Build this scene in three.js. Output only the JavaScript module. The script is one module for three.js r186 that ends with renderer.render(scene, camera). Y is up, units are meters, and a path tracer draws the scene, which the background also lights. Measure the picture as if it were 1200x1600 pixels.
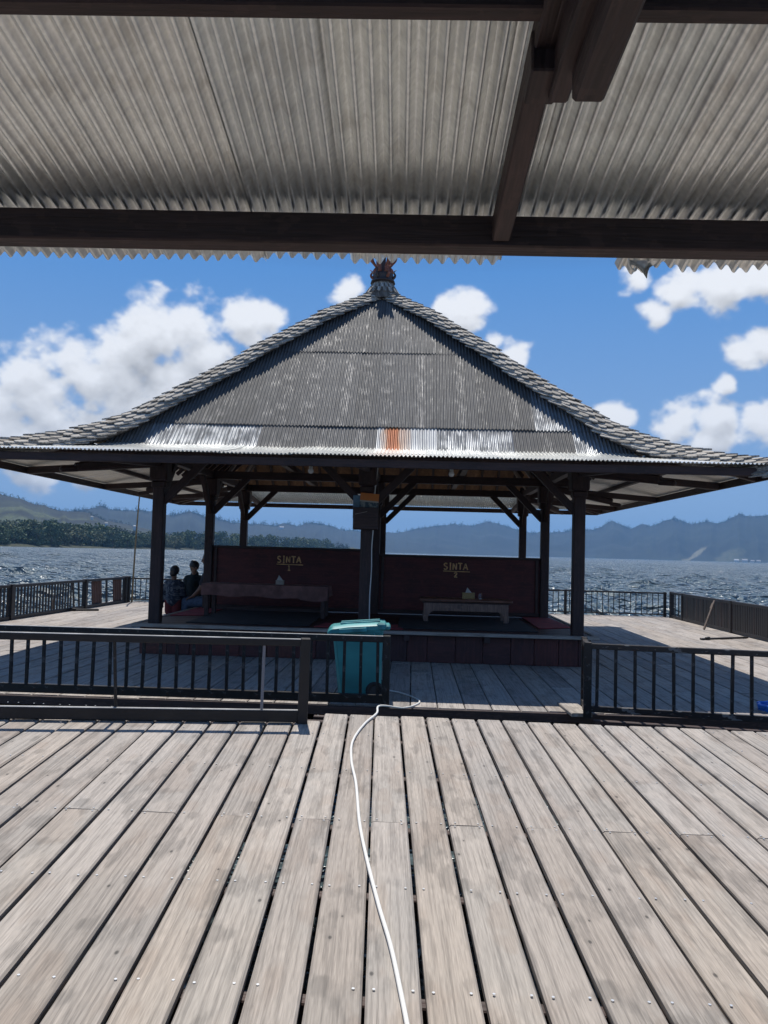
import * as THREE from 'three';
import { mergeGeometries } from 'three/addons/utils/BufferGeometryUtils.js';

// ---------------------------------------------------------------- camera, sky, sun, exposure
const scene = new THREE.Scene();
const camera = new THREE.PerspectiveCamera(63.45, 768 / 1024, 0.05, 20000);
{
  const F = 1294, yaw = Math.atan(47 / F), pitch = Math.atan(62.5 / F), roll = Math.atan(0.0265);
  camera.position.set(0, 1.55, 0);
  camera.rotation.order = 'YXZ';
  camera.rotation.set(pitch, yaw, roll);
}
const renderer = new THREE.WebGLRenderer({ antialias: true });
renderer.toneMapping = THREE.LinearToneMapping;
renderer.toneMappingExposure = 1.0;
renderer.shadowMap.enabled = true;

const SUN = new THREE.Vector3(-0.2, 2.62, -1.15).normalize();
const sun = new THREE.DirectionalLight(new THREE.Color(1, 0.955, 0.88), 5.0);
sun.position.copy(SUN).multiplyScalar(60).add(new THREE.Vector3(-0.7, 0, -12));
sun.target.position.set(-0.7, 0, -12);
sun.castShadow = true;
sun.shadow.mapSize.set(4096, 4096);
Object.assign(sun.shadow.camera, { left: -16, right: 16, top: 18, bottom: -18, near: 1, far: 140 });
scene.add(sun, sun.target);

// ---------------------------------------------------------------- noise and random numbers
function rng(seed) { let a = seed >>> 0; return () => { a = (a + 0x6D2B79F5) | 0; let t = Math.imul(a ^ (a >>> 15), 1 | a); t = (t + Math.imul(t ^ (t >>> 7), 61 | t)) ^ t; return ((t ^ (t >>> 14)) >>> 0) / 4294967296; }; }
const R = rng(20240611);
const rr = (a, b, r = R) => a + (b - a) * r();
const pick = (a, r = R) => a[Math.floor(r() * a.length) % a.length];
const clamp = (x, a = 0, b = 1) => Math.min(b, Math.max(a, x));
const lerp = (a, b, t) => a + (b - a) * t;
const sstep = (a, b, x) => { const t = clamp((x - a) / (b - a)); return t * t * (3 - 2 * t); };
function h2(x, y, s) { let h = Math.imul(x, 374761393) ^ Math.imul(y, 668265263) ^ Math.imul(s, 2147483647 ^ 0x5bd1e995); h = Math.imul(h ^ (h >>> 13), 1274126177); return ((h ^ (h >>> 16)) >>> 0) / 4294967296; }
const md = (a, n) => ((a % n) + n) % n;
function pn(x, y, px, py, s) {           // periodic value noise
  const xi = Math.floor(x), yi = Math.floor(y), fx = x - xi, fy = y - yi, u = fx * fx * (3 - 2 * fx), v = fy * fy * (3 - 2 * fy);
  const x0 = md(xi, px), x1 = md(xi + 1, px), y0 = md(yi, py), y1 = md(yi + 1, py);
  return lerp(lerp(h2(x0, y0, s), h2(x1, y0, s), u), lerp(h2(x0, y1, s), h2(x1, y1, s), u), v);
}
function pf(x, y, px, py, s, oct = 4) { let v = 0, a = 0.5, n = 0; for (let o = 0; o < oct; o++) { v += a * pn(x, y, px, py, s + o); n += a; a *= 0.5; x *= 2; y *= 2; px *= 2; py *= 2; } return v / n; }
function h3(x, y, z) { let h = Math.imul(x, 374761393) ^ Math.imul(y, 668265263) ^ Math.imul(z, 1440662683); h = Math.imul(h ^ (h >>> 13), 1274126177); return ((h ^ (h >>> 16)) >>> 0) / 4294967296; }
function n3(x, y, z) {
  const xi = Math.floor(x), yi = Math.floor(y), zi = Math.floor(z), fx = x - xi, fy = y - yi, fz = z - zi;
  const u = fx * fx * (3 - 2 * fx), v = fy * fy * (3 - 2 * fy), w = fz * fz * (3 - 2 * fz);
  const a = lerp(lerp(h3(xi, yi, zi), h3(xi + 1, yi, zi), u), lerp(h3(xi, yi + 1, zi), h3(xi + 1, yi + 1, zi), u), v);
  const b = lerp(lerp(h3(xi, yi, zi + 1), h3(xi + 1, yi, zi + 1), u), lerp(h3(xi, yi + 1, zi + 1), h3(xi + 1, yi + 1, zi + 1), u), v);
  return lerp(a, b, w);
}
function f3(x, y, z, oct) { let v = 0, a = 0.5, n = 0; for (let o = 0; o < oct; o++) { v += a * n3(x, y, z); n += a; a *= 0.56; x = x * 2.03 + 7.1; y = y * 2.03 + 3.7; z = z * 2.03 + 1.3; } return v / n; }

// ---------------------------------------------------------------- sky: air and fair-weather clouds (azimuth right of straight ahead, elevation, radius in degrees)
{
  const W = 4096, H = 2048, data = new Float32Array(W * H * 4);
  const CL = [[-25.06,9.28,3.99],[-21.62,10.82,3.54],[-18.29,13.6,3.01],[-15.6,14.45,2.57],[-12.19,15.34,1.86],[-14.24,12.47,2.44],[-19.53,8.93,3.76],[-26.65,7.32,2.66],[-10.24,15.88,1.15],[-16.3,10.85,3.1],[-24.83,4.21,1.77],[-22.14,4.24,1.33],[-4.82,17.53,1.25],[3.14,16.22,1.86],[1.57,16.72,0.97],[6.51,13.52,1.51],[5.18,14.41,0.97],[14.94,18.37,1.2],[17.38,17.21,2.1],[20.13,17.38,2.1],[22.59,17.71,2.2],[16.19,15.91,1.42],[21.49,12.79,1.42],[22.71,13.48,1.51],[20.36,11.34,0.89],[13.4,9.53,1.59],[17.46,8.53,1.9],[19.8,8.77,2.1],[22.44,8.47,2.2],[19.42,7.45,2.0],[-25.68,6.39,2.66],[-22.26,7.06,2.66]];
  const r = rng(77);
  for (let az = 30; az < 330; az += rr(9, 17, r)) {      // the same scattered cumulus all round the sky
    const el = rr(6, 19, r), n = 3 + Math.floor(r() * 6), big = rr(1.4, 3.6, r);
    for (let k = 0; k < n; k++) CL.push([az + rr(-1, 1, r) * big * 1.7, el + rr(-0.6, 0.6, r) * big, big * rr(0.5, 1.1, r)]);
  }
  for (let k = 0; k < 12; k++) { const az = rr(0, 360, r), el = rr(30, 48, r), big = rr(2, 4, r); for (let j = 0; j < 5; j++) CL.push([az + rr(-1, 1, r) * big * 2, el + rr(-0.6, 0.6, r) * big, big * rr(0.5, 1, r)]); }
  const cover = new Float32Array(W * H).fill(-1);
  const D = Math.PI / 180;
  for (const [a, e, rad] of CL) {
    const dx = Math.sin(a * D) * Math.cos(e * D), dy = Math.sin(e * D), dz = -Math.cos(a * D) * Math.cos(e * D);
    const reach = rad * 1.9, j0 = Math.floor((e - reach + 90) / 180 * H), j1 = Math.ceil((e + reach + 90) / 180 * H);
    const wide = reach / Math.cos(e * D) / 360 * W, uc = (Math.atan2(dz, dx) / (2 * Math.PI) + 0.5) * W;
    for (let j = Math.max(H / 2, j0); j <= Math.min(H - 1, j1); j++) for (let i = Math.floor(uc - wide); i <= uc + wide; i++) {
      const el = ((j + 0.5) / H - 0.5) * Math.PI, lo = ((i + 0.5) / W - 0.5) * 2 * Math.PI;
      const x = Math.cos(lo) * Math.cos(el), y = Math.sin(el), z = Math.sin(lo) * Math.cos(el);
      const d = Math.acos(clamp(x * dx + y * dy + z * dz, -1, 1)) / D / rad, at = j * W + md(i, W);
      cover[at] = Math.max(cover[at], 1 - d);
    }
  }
  const zen = [0.05, 0.115, 0.29], mid = [0.105, 0.295, 0.68], hor = [0.36, 0.53, 0.77];
  const dens = new Float32Array(W * H);
  for (let j = H / 2; j < H; j++) for (let i = 0; i < W; i++) {
    const at = j * W + i; if (cover[at] < -0.95) continue;
    const el = ((j + 0.5) / H - 0.5) * Math.PI, lo = ((i + 0.5) / W - 0.5) * 2 * Math.PI;
    const x = Math.cos(lo) * Math.cos(el) * 16, y = Math.sin(el) * 22, z = Math.sin(lo) * Math.cos(el) * 16;
    dens[at] = cover[at] * 1.55 + (f3(x * 1.7 + 5, y * 1.7, z * 1.7, 8) - 0.5) * 3.0 - 0.12;
  }
  for (let j = 0; j < H; j++) for (let i = 0; i < W; i++) {
    const at = j * W + i, el = ((j + 0.5) / H - 0.5) * Math.PI, lo = ((i + 0.5) / W - 0.5) * 2 * Math.PI;
    let c;
    if (j < H / 2) c = [0.22, 0.28, 0.34];
    else {
      const e = el / D, t = clamp(e / 19), t2 = clamp((e - 19) / 60);
      c = [0, 1, 2].map(k => lerp(lerp(hor[k], mid[k], Math.pow(t, 0.75)), zen[k], Math.sqrt(t2) * (t2 > 0 ? 1 : 0)));
      const x = Math.cos(lo) * Math.cos(el), y = Math.sin(el), z = Math.sin(lo) * Math.cos(el), m = clamp(x * SUN.x + y * SUN.y + z * SUN.z);
      const g = 0.5 * Math.pow(m, 40) + 1.2 * Math.pow(m, 300);
      c[0] += g; c[1] += g * 0.98; c[2] += g * 0.92;
      const dd = dens[at];
      if (cover[at] > -0.95 && dd > -0.1) {
        const up = Math.min(H - 1, j + 10), up2 = Math.min(H - 1, j + 30);
        const lit = clamp(0.86 - 0.45 * (dens[up * W + i] - dd) - 0.34 * Math.max(-0.3, dens[up2 * W + i]) - 0.10 * dd, 0, 1);
        const a = sstep(-0.1, 0.62, dd), thin = sstep(0, 0.9, dd);
        const w = lerp(0.50, 1.0, Math.pow(lit, 0.85));
        const cc = [w * 0.93, w * 0.955, w], f = a * lerp(0.86, 0.985, thin);
        for (let k = 0; k < 3; k++) c[k] = lerp(c[k], cc[k], f);
      }
    }
    data[at * 4] = c[0]; data[at * 4 + 1] = c[1]; data[at * 4 + 2] = c[2]; data[at * 4 + 3] = 1;
  }
  const t = new THREE.DataTexture(data, W, H, THREE.RGBAFormat, THREE.FloatType);
  t.mapping = THREE.EquirectangularReflectionMapping; t.colorSpace = THREE.LinearSRGBColorSpace; t.magFilter = t.minFilter = THREE.LinearFilter; t.needsUpdate = true;
  scene.background = t; scene.environment = t;
}
scene.fog = new THREE.FogExp2(new THREE.Color(0.27, 0.57, 1.0), 0.00015);

// ---------------------------------------------------------------- textures
function tex(w, h, fn, { srgb = true, rep = [1, 1] } = {}) {
  const d = new Uint8Array(w * h * 4);
  for (let j = 0; j < h; j++) for (let i = 0; i < w; i++) {
    const c = fn((i + 0.5) / w, (j + 0.5) / h), o = (j * w + i) * 4;
    if (typeof c === 'number') d[o] = d[o + 1] = d[o + 2] = clamp(c) * 255; else { d[o] = clamp(c[0]) * 255; d[o + 1] = clamp(c[1]) * 255; d[o + 2] = clamp(c[2]) * 255; }
    d[o + 3] = 255;
  }
  const t = new THREE.DataTexture(d, w, h, THREE.RGBAFormat, THREE.UnsignedByteType);
  t.wrapS = t.wrapT = THREE.RepeatWrapping; t.magFilter = THREE.LinearFilter; t.minFilter = THREE.LinearMipmapLinearFilter; t.generateMipmaps = true;
  if (srgb) t.colorSpace = THREE.SRGBColorSpace;
  t.repeat.set(rep[0], rep[1]); t.needsUpdate = true;
  return t;
}
const mix3 = (a, b, t) => [lerp(a[0], b[0], t), lerp(a[1], b[1], t), lerp(a[2], b[2], t)];
const mul3 = (a, k) => [a[0] * k, a[1] * k, a[2] * k];
const grainAt = (u, v, s = 1) => {        // weathered board: u across 1 m, v along 4 m
  const wob = pf(u * 6, v * 6, 6, 6, 11 + s, 3) * 0.016;
  const U = u + wob;
  const bands = pf(U * 46, v * 5, 46, 5, 21 + s, 3), fib = pf(U * 190, v * 26, 190, 26, 31 + s, 2), fine = pn(U * 420, v * 90, 420, 90, 41 + s);
  const low = pf(u * 5, v * 9, 5, 9, 51 + s, 4), crack = Math.pow(pf(U * 110, v * 9, 110, 9, 61 + s, 2), 7) * 14;
  return { bands, fib, fine, low, crack };
};
const KNOTS = []; { const r = rng(31); for (let i = 0; i < 14; i++) KNOTS.push([r(), r(), 0.004 + 0.008 * r()]); }
const deckMap = tex(1024, 2048, (u, v) => {
  const g = grainAt(u, v);
  let k = 0.935 + 0.08 * (g.bands - 0.5) + 0.12 * (g.fib - 0.5) + 0.15 * (g.fine - 0.5) - 0.13 * clamp(g.crack);
  for (const [ku, kv, kr] of KNOTS) { const d = Math.hypot((u - ku) * 1.0, (v - kv) * 4 * 0.55) / kr; if (d < 2.2) k *= 1 - 0.5 * sstep(1, 0.3, d) - 0.10 * sstep(2.2, 1.2, d) * (0.5 + 0.5 * Math.sin(d * 14)); }
  let c = mix3([0.615, 0.583, 0.553], [0.59, 0.565, 0.54], sstep(0.35, 0.68, g.low));
  c = mix3(c, [0.55, 0.50, 0.46], sstep(0.55, 0.75, pf(u * 9, v * 14, 9, 14, 91, 3)) * 0.4);
  const mould = sstep(0.56, 0.75, pf(u * 14, v * 20, 14, 20, 95, 5)) * (0.2 + 0.8 * g.fib) * 0.22;
  return mul3(c, (k + 0.16) * (1 - mould));
});
const deckBump = tex(1024, 2048, (u, v) => { const g = grainAt(u, v); return 0.6 + 0.3 * (g.bands - 0.5) + 0.35 * (g.fib - 0.5) - 0.5 * clamp(g.crack); }, { srgb: false });
const timberMap = tex(512, 1024, (u, v) => {
  const g = grainAt(u, v, 5), chip = sstep(0.66, 0.7, pf(u * 30, v * 40, 30, 40, 7, 4));
  const k = 0.78 + 0.3 * (g.bands - 0.5) + 0.25 * (g.fib - 0.5) + 0.25 * (g.low - 0.5);
  return mix3(mul3([1, 0.96, 0.95], k), [0.98, 0.95, 0.92], chip * 0.5);
});
const timberBump = tex(512, 1024, (u, v) => { const g = grainAt(u, v, 5); return 0.5 + 0.4 * (g.bands - 0.5) + 0.3 * (g.fib - 0.5) - 0.4 * clamp(g.crack); }, { srgb: false });
const wornMap = tex(512, 512, (u, v) => {      // dark paint rubbed through to grey primer and rust
  const a = pf(u * 14, v * 14, 14, 14, 3, 5), b = pf(u * 40, v * 40, 40, 40, 8, 3), chip = sstep(0.60, 0.64, a * 0.8 + b * 0.2), rust = sstep(0.5, 0.62, pf(u * 9, v * 9, 9, 9, 17, 4));
  return mix3(mul3([0.15, 0.135, 0.135], 0.7 + 0.6 * b), mix3([0.47, 0.46, 0.45], [0.34, 0.21, 0.15], rust), chip);
});
const wornRough = tex(512, 512, (u, v) => { const a = pf(u * 14, v * 14, 14, 14, 3, 5), b = pf(u * 40, v * 40, 40, 40, 8, 3); return 0.42 + 0.4 * sstep(0.60, 0.64, a * 0.8 + b * 0.2) + 0.2 * (b - 0.5); }, { srgb: false });
const galvMap = tex(1024, 1024, (u, v) => {    // zinc sheet: oxidised streaks and flakes, u across 1 m, v down 1 m
  const s = pf(u * 60, v * 3, 60, 3, 5, 4), p = pf(u * 12, v * 9, 12, 9, 9, 5), f = pf(u * 90, v * 70, 90, 70, 13, 3), fl = sstep(0.62, 0.72, f) * sstep(0.45, 0.6, p);
  let c = mix3([0.98, 0.985, 0.975], [0.93, 0.935, 0.93], sstep(0.3, 0.72, s * 0.15 + p * 0.85));
  c = mix3(c, [0.95, 0.95, 0.92], fl * 0.5);
  c = mix3(c, [0.80, 0.79, 0.77], sstep(0.62, 0.8, pf(u * 7, v * 10, 7, 10, 33, 5)) * 0.35);
  return mul3(c, 0.97 + 0.12 * (f - 0.5));
});
const galvBump = tex(512, 512, (u, v) => pf(u * 30, v * 20, 30, 20, 9, 4), { srgb: false });
function roofTex(seed, dark, bright, amount) {  // top side of old zinc: dark coating worn to bare metal along the ridges
  const fn = (u, v) => {
    const st = pf(u * 40, v * 4, 40, 4, seed, 4), p = pf(u * 6, v * 5, 6, 5, seed + 9, 5), f = pf(u * 80, v * 60, 80, 60, seed + 4, 3);
    return { wear: sstep(amount + 0.17, amount - 0.17, st * 0.42 + p * 0.46 + f * 0.12), f, p };
  };
  return [tex(512, 512, (u, v) => { const q = fn(u, v); return mix3(mul3(dark, 0.8 + 0.4 * q.p), mul3(bright, 0.85 + 0.3 * q.f), q.wear); }),
    tex(512, 512, (u, v) => { const q = fn(u, v); return lerp(0.70, 0.46, q.wear) + 0.2 * (q.f - 0.5); }, { srgb: false }),
    tex(512, 512, (u, v) => 0.15 + 0.5 * fn(u, v).wear, { srgb: false })];
}
const rustMap = tex(512, 512, (u, v) => { const s = pf(u * 16, v * 2, 16, 2, 71, 4), m = clamp(0.95 * sstep(0.13, 0.03, Math.abs(u - 0.2) + 0.10 * (s - 0.5)) + 0.35 * sstep(0.25, 0.1, Math.abs(u - 0.24) + 0.2 * (s - 0.5))); return mix3(mul3([0.62, 0.63, 0.64], 0.8 + 0.4 * s), mix3([0.66, 0.38, 0.20], [0.48, 0.26, 0.14], s), m); });
const lathMap = tex(512, 512, (u, v) => { const n = pf(u * 24, v * 60, 24, 60, 3, 4), p = pf(u * 8, v * 8, 8, 8, 13, 4); return mul3(mix3([0.60, 0.49, 0.38], [0.42, 0.33, 0.26], n), 0.8 + 0.4 * p); });
const shingleMap = tex(512, 512, (u, v) => { const n = pf(u * 70, v * 6, 70, 6, 3, 4), p = pf(u * 5, v * 5, 5, 5, 13, 4); return mul3(mix3([0.80, 0.77, 0.72], [0.55, 0.52, 0.49], sstep(0.3, 0.7, n)), 0.75 + 0.5 * p); });
const rippleH = (() => {
  const N = 512, h = new Float32Array(N * N);
  for (let j = 0; j < N; j++) for (let i = 0; i < N; i++) {
    const u = (i + 0.5) / N, v = (j + 0.5) / N, wx = pf(u * 5, v * 5, 5, 5, 2, 3) * 0.10, wy = pf(u * 5, v * 5, 5, 5, 6, 3) * 0.08;
    const ridge = (n, s, o) => 1 - Math.abs(2 * pf((u + wx) * n, (v + wy) * n * 2, n, n * 2, s, o) - 1);
    h[j * N + i] = 0.55 * ridge(9, 4, 3) + 0.28 * ridge(20, 14, 3) + 0.14 * ridge(44, 24, 2);
  }
  return { N, h };
})();
const rippleN = (() => { const { N, h } = rippleH; return tex(N, N, (u, v) => {
  const i = Math.floor(u * N), j = Math.floor(v * N), at = (a, b) => h[md(b, N) * N + md(a, N)], k = 52;
  const dx = (at(i + 1, j) - at(i - 1, j)) * k, dy = (at(i, j + 1) - at(i, j - 1)) * k, l = 1 / Math.hypot(dx, dy, 1);
  return [0.5 - dx * l / 2, 0.5 - dy * l / 2, 0.5 + l / 2];
}, { srgb: false }); })();
const leafyMap = tex(512, 512, (u, v) => { const a = pf(u * 24, v * 24, 24, 24, 5, 5), b = pf(u * 5, v * 5, 5, 5, 15, 4); return mul3(mix3([0.20, 0.24, 0.15], [0.34, 0.37, 0.24], b), 0.5 + a); });
const mottle = tex(256, 256, (u, v) => { const a = pf(u * 9, v * 9, 9, 9, 45, 5); return 0.75 + 0.5 * (a - 0.25); });
// ---------------------------------------------------------------- materials
const M = (o) => { const { rgb, ...p } = o; const m = new THREE.MeshStandardMaterial({ side: THREE.DoubleSide, roughness: 0.8, ...p }); if (rgb) m.color.setRGB(...rgb); return m; };
const tints = (base, list) => list.map(k => { const m = base.clone(); m.color.setRGB(...k); return m; });
const uvS = (t, x, y) => { const c = t.clone(); c.repeat.set(x, y); c.needsUpdate = true; return c; };
const dm = uvS(deckMap, 1, 0.25), db = uvS(deckBump, 1, 0.25);
const deckBase = M({ map: dm, bumpMap: db, bumpScale: 0.0018, roughness: 0.78 });
const deckMats = tints(deckBase, [[0.88, 0.87, 0.86], [0.93, 0.92, 0.90], [0.98, 0.97, 0.95], [0.84, 0.82, 0.80], [0.93, 0.90, 0.86], [0.95, 0.95, 0.95]]);
const farDeckMats = tints(deckBase, [[0.84, 0.84, 0.85], [0.94, 0.94, 0.95], [0.74, 0.74, 0.76], [0.88, 0.86, 0.84]]);
const tm = uvS(timberMap, 1, 0.5), tb = uvS(timberBump, 1, 0.5);
const timber = M({ map: tm, bumpMap: tb, bumpScale: 0.003, rgb: [0.066, 0.034, 0.030], roughness: 0.6 });
const timberRed = M({ map: tm, bumpMap: tb, bumpScale: 0.003, rgb: [0.085, 0.050, 0.045], roughness: 0.62 });
const maroon = M({ map: tm, bumpMap: tb, bumpScale: 0.002, rgb: [0.11, 0.035, 0.03], roughness: 0.55 });
const maroonMats = tints(maroon, [[0.16, 0.040, 0.033], [0.12, 0.036, 0.032], [0.19, 0.06, 0.04], [0.08, 0.03, 0.03]]);
const panelPaint = M({ map: tm, rgb: [0.15, 0.030, 0.028], roughness: 0.6 });
const greyWood = M({ map: dm, bumpMap: db, bumpScale: 0.003, rgb: [0.95, 0.91, 0.87], roughness: 0.8 });
const worn = M({ map: uvS(wornMap, 2.2, 2.2), roughnessMap: uvS(wornRough, 2.2, 2.2), rgb: [0.42, 0.39, 0.39], roughness: 1, metalness: 0.05 });
const wornPeel = M({ map: uvS(wornMap, 4, 1.1), roughnessMap: uvS(wornRough, 4, 1.1), rgb: [1.0, 0.97, 0.95], roughness: 1, metalness: 0.1 });
const railDark = M({ map: tm, rgb: [0.019, 0.015, 0.015], roughness: 0.5 });
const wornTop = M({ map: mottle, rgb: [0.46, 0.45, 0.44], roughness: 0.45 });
const rawStick = M({ map: tm, rgb: [0.33, 0.27, 0.22], roughness: 0.8 });
const galv = M({ map: galvMap, bumpMap: galvBump, bumpScale: 0.0004, rgb: [0.97, 0.97, 0.95], metalness: 0.7, roughness: 0.3 });
const galvMats = tints(galv, [[0.98, 0.98, 0.96], [0.93, 0.94, 0.93], [1, 0.99, 0.97], [0.9, 0.91, 0.91]]);
const mk = ([map, roughnessMap, metalnessMap], rgb) => M({ map, roughnessMap, metalnessMap, roughness: 1, metalness: 1, rgb });
const roofDark = roofTex(101, [0.38, 0.375, 0.37], [0.50, 0.50, 0.505], 0.42), roofBright = roofTex(141, [0.38, 0.385, 0.39], [0.61, 0.62, 0.63], 0.54);
const roofMats = [mk(roofDark, [0.74, 0.74, 0.745]), mk(roofDark, [0.86, 0.86, 0.865]), mk(roofDark, [0.66, 0.66, 0.665])], roofBrightM = mk(roofBright, [0.95, 0.96, 0.98]);
const roofRust = M({ map: rustMap, roughness: 0.55, metalness: 0.45 });
const lath = M({ map: lathMap, rgb: [1.25, 1.18, 1.1], roughness: 0.9 });
const soffit = M({ map: galvMap, rgb: [1.0, 0.95, 0.86], roughness: 0.5, metalness: 0.35 });
const shingleMats = tints(M({ map: shingleMap, bumpMap: shingleMap, bumpScale: 0.004, roughness: 0.85 }), [[0.92, 0.91, 0.9], [0.74, 0.73, 0.72], [1, 1, 1], [0.58, 0.56, 0.54]]);
const shingleDark = M({ map: shingleMap, rgb: [0.28, 0.26, 0.25], roughness: 0.9 });
const finialRed = M({ map: mottle, rgb: [0.32, 0.10, 0.055], roughness: 0.5 });
const finialDark = M({ map: mottle, rgb: [0.07, 0.045, 0.04], roughness: 0.5 });
const teal = M({ map: mottle, rgb: [0.055, 0.33, 0.34], roughness: 0.45 });
const rubber = M({ rgb: [0.02, 0.02, 0.02], roughness: 0.7 });
const white = M({ map: mottle, rgb: [0.8, 0.8, 0.77], roughness: 0.5 });
const hoseWhite = M({ rgb: [0.80, 0.78, 0.73], roughness: 0.45 });
const blueHose = M({ rgb: [0.02, 0.16, 0.62], roughness: 0.4 });
const matRed = M({ map: mottle, rgb: [0.36, 0.05, 0.06], roughness: 0.9 });
const matDark = M({ map: mottle, rgb: [0.035, 0.035, 0.04], roughness: 0.8 });
const cloth = M({ map: mottle, rgb: [0.24, 0.12, 0.105], roughness: 0.85 });
const tableWood = M({ map: tm, bumpMap: tb, bumpScale: 0.002, rgb: [0.30, 0.15, 0.10], roughness: 0.45 });
const tableGrey = M({ map: tm, bumpMap: tb, bumpScale: 0.002, rgb: [0.36, 0.25, 0.20], roughness: 0.6 });
const ochre = M({ map: mottle, rgb: [0.92, 0.56, 0.24], roughness: 0.7 });
const steelHead = M({ rgb: [0.75, 0.75, 0.74], metalness: 0.7, roughness: 0.35 });
const bamboo = M({ map: tm, rgb: [0.42, 0.33, 0.17], roughness: 0.5 });
const bulbGlass = M({ rgb: [0.85, 0.85, 0.83], roughness: 0.15 });

// ---------------------------------------------------------------- building helpers
const taken = {};
const numbered = n => { const k = taken[n] = (taken[n] ?? -1) + 1; return k ? `${n}_${String(k).padStart(3, '0')}` : n; };
const V = (x, y, z) => new THREE.Vector3(x, y, z);
function tag(o, label, category, group) { o.userData = { label, category }; if (group) o.userData.group = group; return o; }
function thing(name, label, category, pos = [0, 0, 0], group) { const o = new THREE.Group(); o.name = numbered(name); o.position.set(...pos); tag(o, label, category, group); scene.add(o); return o; }
function structure(name, pos = [0, 0, 0], label) { const o = new THREE.Group(); o.name = numbered(name); o.position.set(...pos); o.userData = { kind: 'structure' }; if (label) o.userData.label = label; scene.add(o); return o; }
function part(parent, name, geo, mat, label) { const m = new THREE.Mesh(Array.isArray(geo) ? mergeGeometries(geo.map(g => g.index ? g.toNonIndexed() : g)) : geo, mat); m.name = name; m.castShadow = m.receiveShadow = true; if (label) m.userData.label = label; parent.add(m); return m; }
function flat(tris, uvs) {                     // triangles, flat shaded
  const g = new THREE.BufferGeometry(); g.setAttribute('position', new THREE.Float32BufferAttribute(tris, 3)); g.setAttribute('uv', new THREE.Float32BufferAttribute(uvs, 2)); g.computeVertexNormals(); return g;
}
function box(w, h, d, ch = 0.005, uo = R() * 7, vo = R() * 7) {   // chamfered box centred on the origin, uv in metres with v along its longest side
  ch = Math.min(ch, w * 0.3, h * 0.3, d * 0.3);
  const S = [w / 2, h / 2, d / 2], I = S.map(s => s - ch), pos = [], uv = [];
  const P = (sx, sy, sz, ax) => [ax === 0 ? sx * S[0] : sx * I[0], ax === 1 ? sy * S[1] : sy * I[1], ax === 2 ? sz * S[2] : sz * I[2]];
  const L = w >= h && w >= d ? 0 : h >= d ? 1 : 2;
  const quad = (a, b, c, e, n) => {
    const ab = V(...b).sub(V(...a)), ac = V(...c).sub(V(...a)), nn = ab.cross(ac); if (nn.dot(V(...n)) < 0) { if (e) [b, e] = [e, b]; else [b, c] = [c, b]; }
    for (const p of e ? [a, b, c, a, c, e] : [a, b, c]) { pos.push(...p); const k = n.map(Math.abs), m = k.indexOf(Math.max(...k)); const ax = [0, 1, 2].filter(i => i !== L && i !== m)[0] ?? [0, 1, 2].filter(i => i !== L)[0]; uv.push(p[ax] + uo, p[m === L ? [0, 1, 2].filter(i => i !== L)[1] : L] + vo); }
  };
  const s2 = [-1, 1];
  for (const s of s2) {
    quad(P(s, -1, -1, 0), P(s, 1, -1, 0), P(s, 1, 1, 0), P(s, -1, 1, 0), [s, 0, 0]);
    quad(P(-1, s, -1, 1), P(1, s, -1, 1), P(1, s, 1, 1), P(-1, s, 1, 1), [0, s, 0]);
    quad(P(-1, -1, s, 2), P(1, -1, s, 2), P(1, 1, s, 2), P(-1, 1, s, 2), [0, 0, s]);
    for (const t of s2) {
      quad(P(-1, s, t, 1), P(1, s, t, 1), P(1, s, t, 2), P(-1, s, t, 2), [0, s * 1.001, t]);
      quad(P(s, -1, t, 0), P(s, 1, t, 0), P(s, 1, t, 2), P(s, -1, t, 2), [s * 1.001, 0, t]);
      quad(P(s, t, -1, 0), P(s, t, 1, 0), P(s, t, 1, 1), P(s, t, -1, 1), [s * 1.001, t, 0]);
      for (const q of s2) quad(P(s, t, q, 0), P(s, t, q, 1), P(s, t, q, 2), null, [s * 1.002, t * 1.001, q]);
    }
  }
  return flat(pos, uv);
}
const at = (g, x, y, z) => g.translate(x, y, z);
function beam(a, b, w, h, ch = 0.005, up = [0, 1, 0]) {            // box from a to b, w wide and h deep (along up)
  const A = V(...a), B = V(...b), z = B.clone().sub(A), len = z.length(); z.normalize();
  let u = V(...up); if (Math.abs(u.dot(z)) > 0.98) u = V(0, 0, 1);
  const x = u.clone().cross(z).normalize(), y = z.clone().cross(x);
  return box(w, h, len, ch).applyMatrix4(new THREE.Matrix4().makeBasis(x, y, z).setPosition(A.add(B).multiplyScalar(0.5)));
}
function tube(pts, r, seg = 6, n = pts.length * 6) { return new THREE.TubeGeometry(new THREE.CatmullRomCurve3(pts.map(p => V(...p))), n, r, seg, false); }
function taperTube(pts, rad, seg = 6, n = 24) {     // radius along the curve from rad(t)
  const g = tube(pts, 1, seg, n), c = new THREE.CatmullRomCurve3(pts.map(p => V(...p))), p = g.attributes.position;
  for (let i = 0; i <= n; i++) { const q = c.getPointAt(i / n), k = rad(i / n); for (let j = 0; j <= seg; j++) { const a = i * (seg + 1) + j; p.setXYZ(a, q.x + (p.getX(a) - q.x) * k, q.y + (p.getY(a) - q.y) * k, q.z + (p.getZ(a) - q.z) * k); } }
  g.computeVertexNormals(); return g;
}
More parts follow.
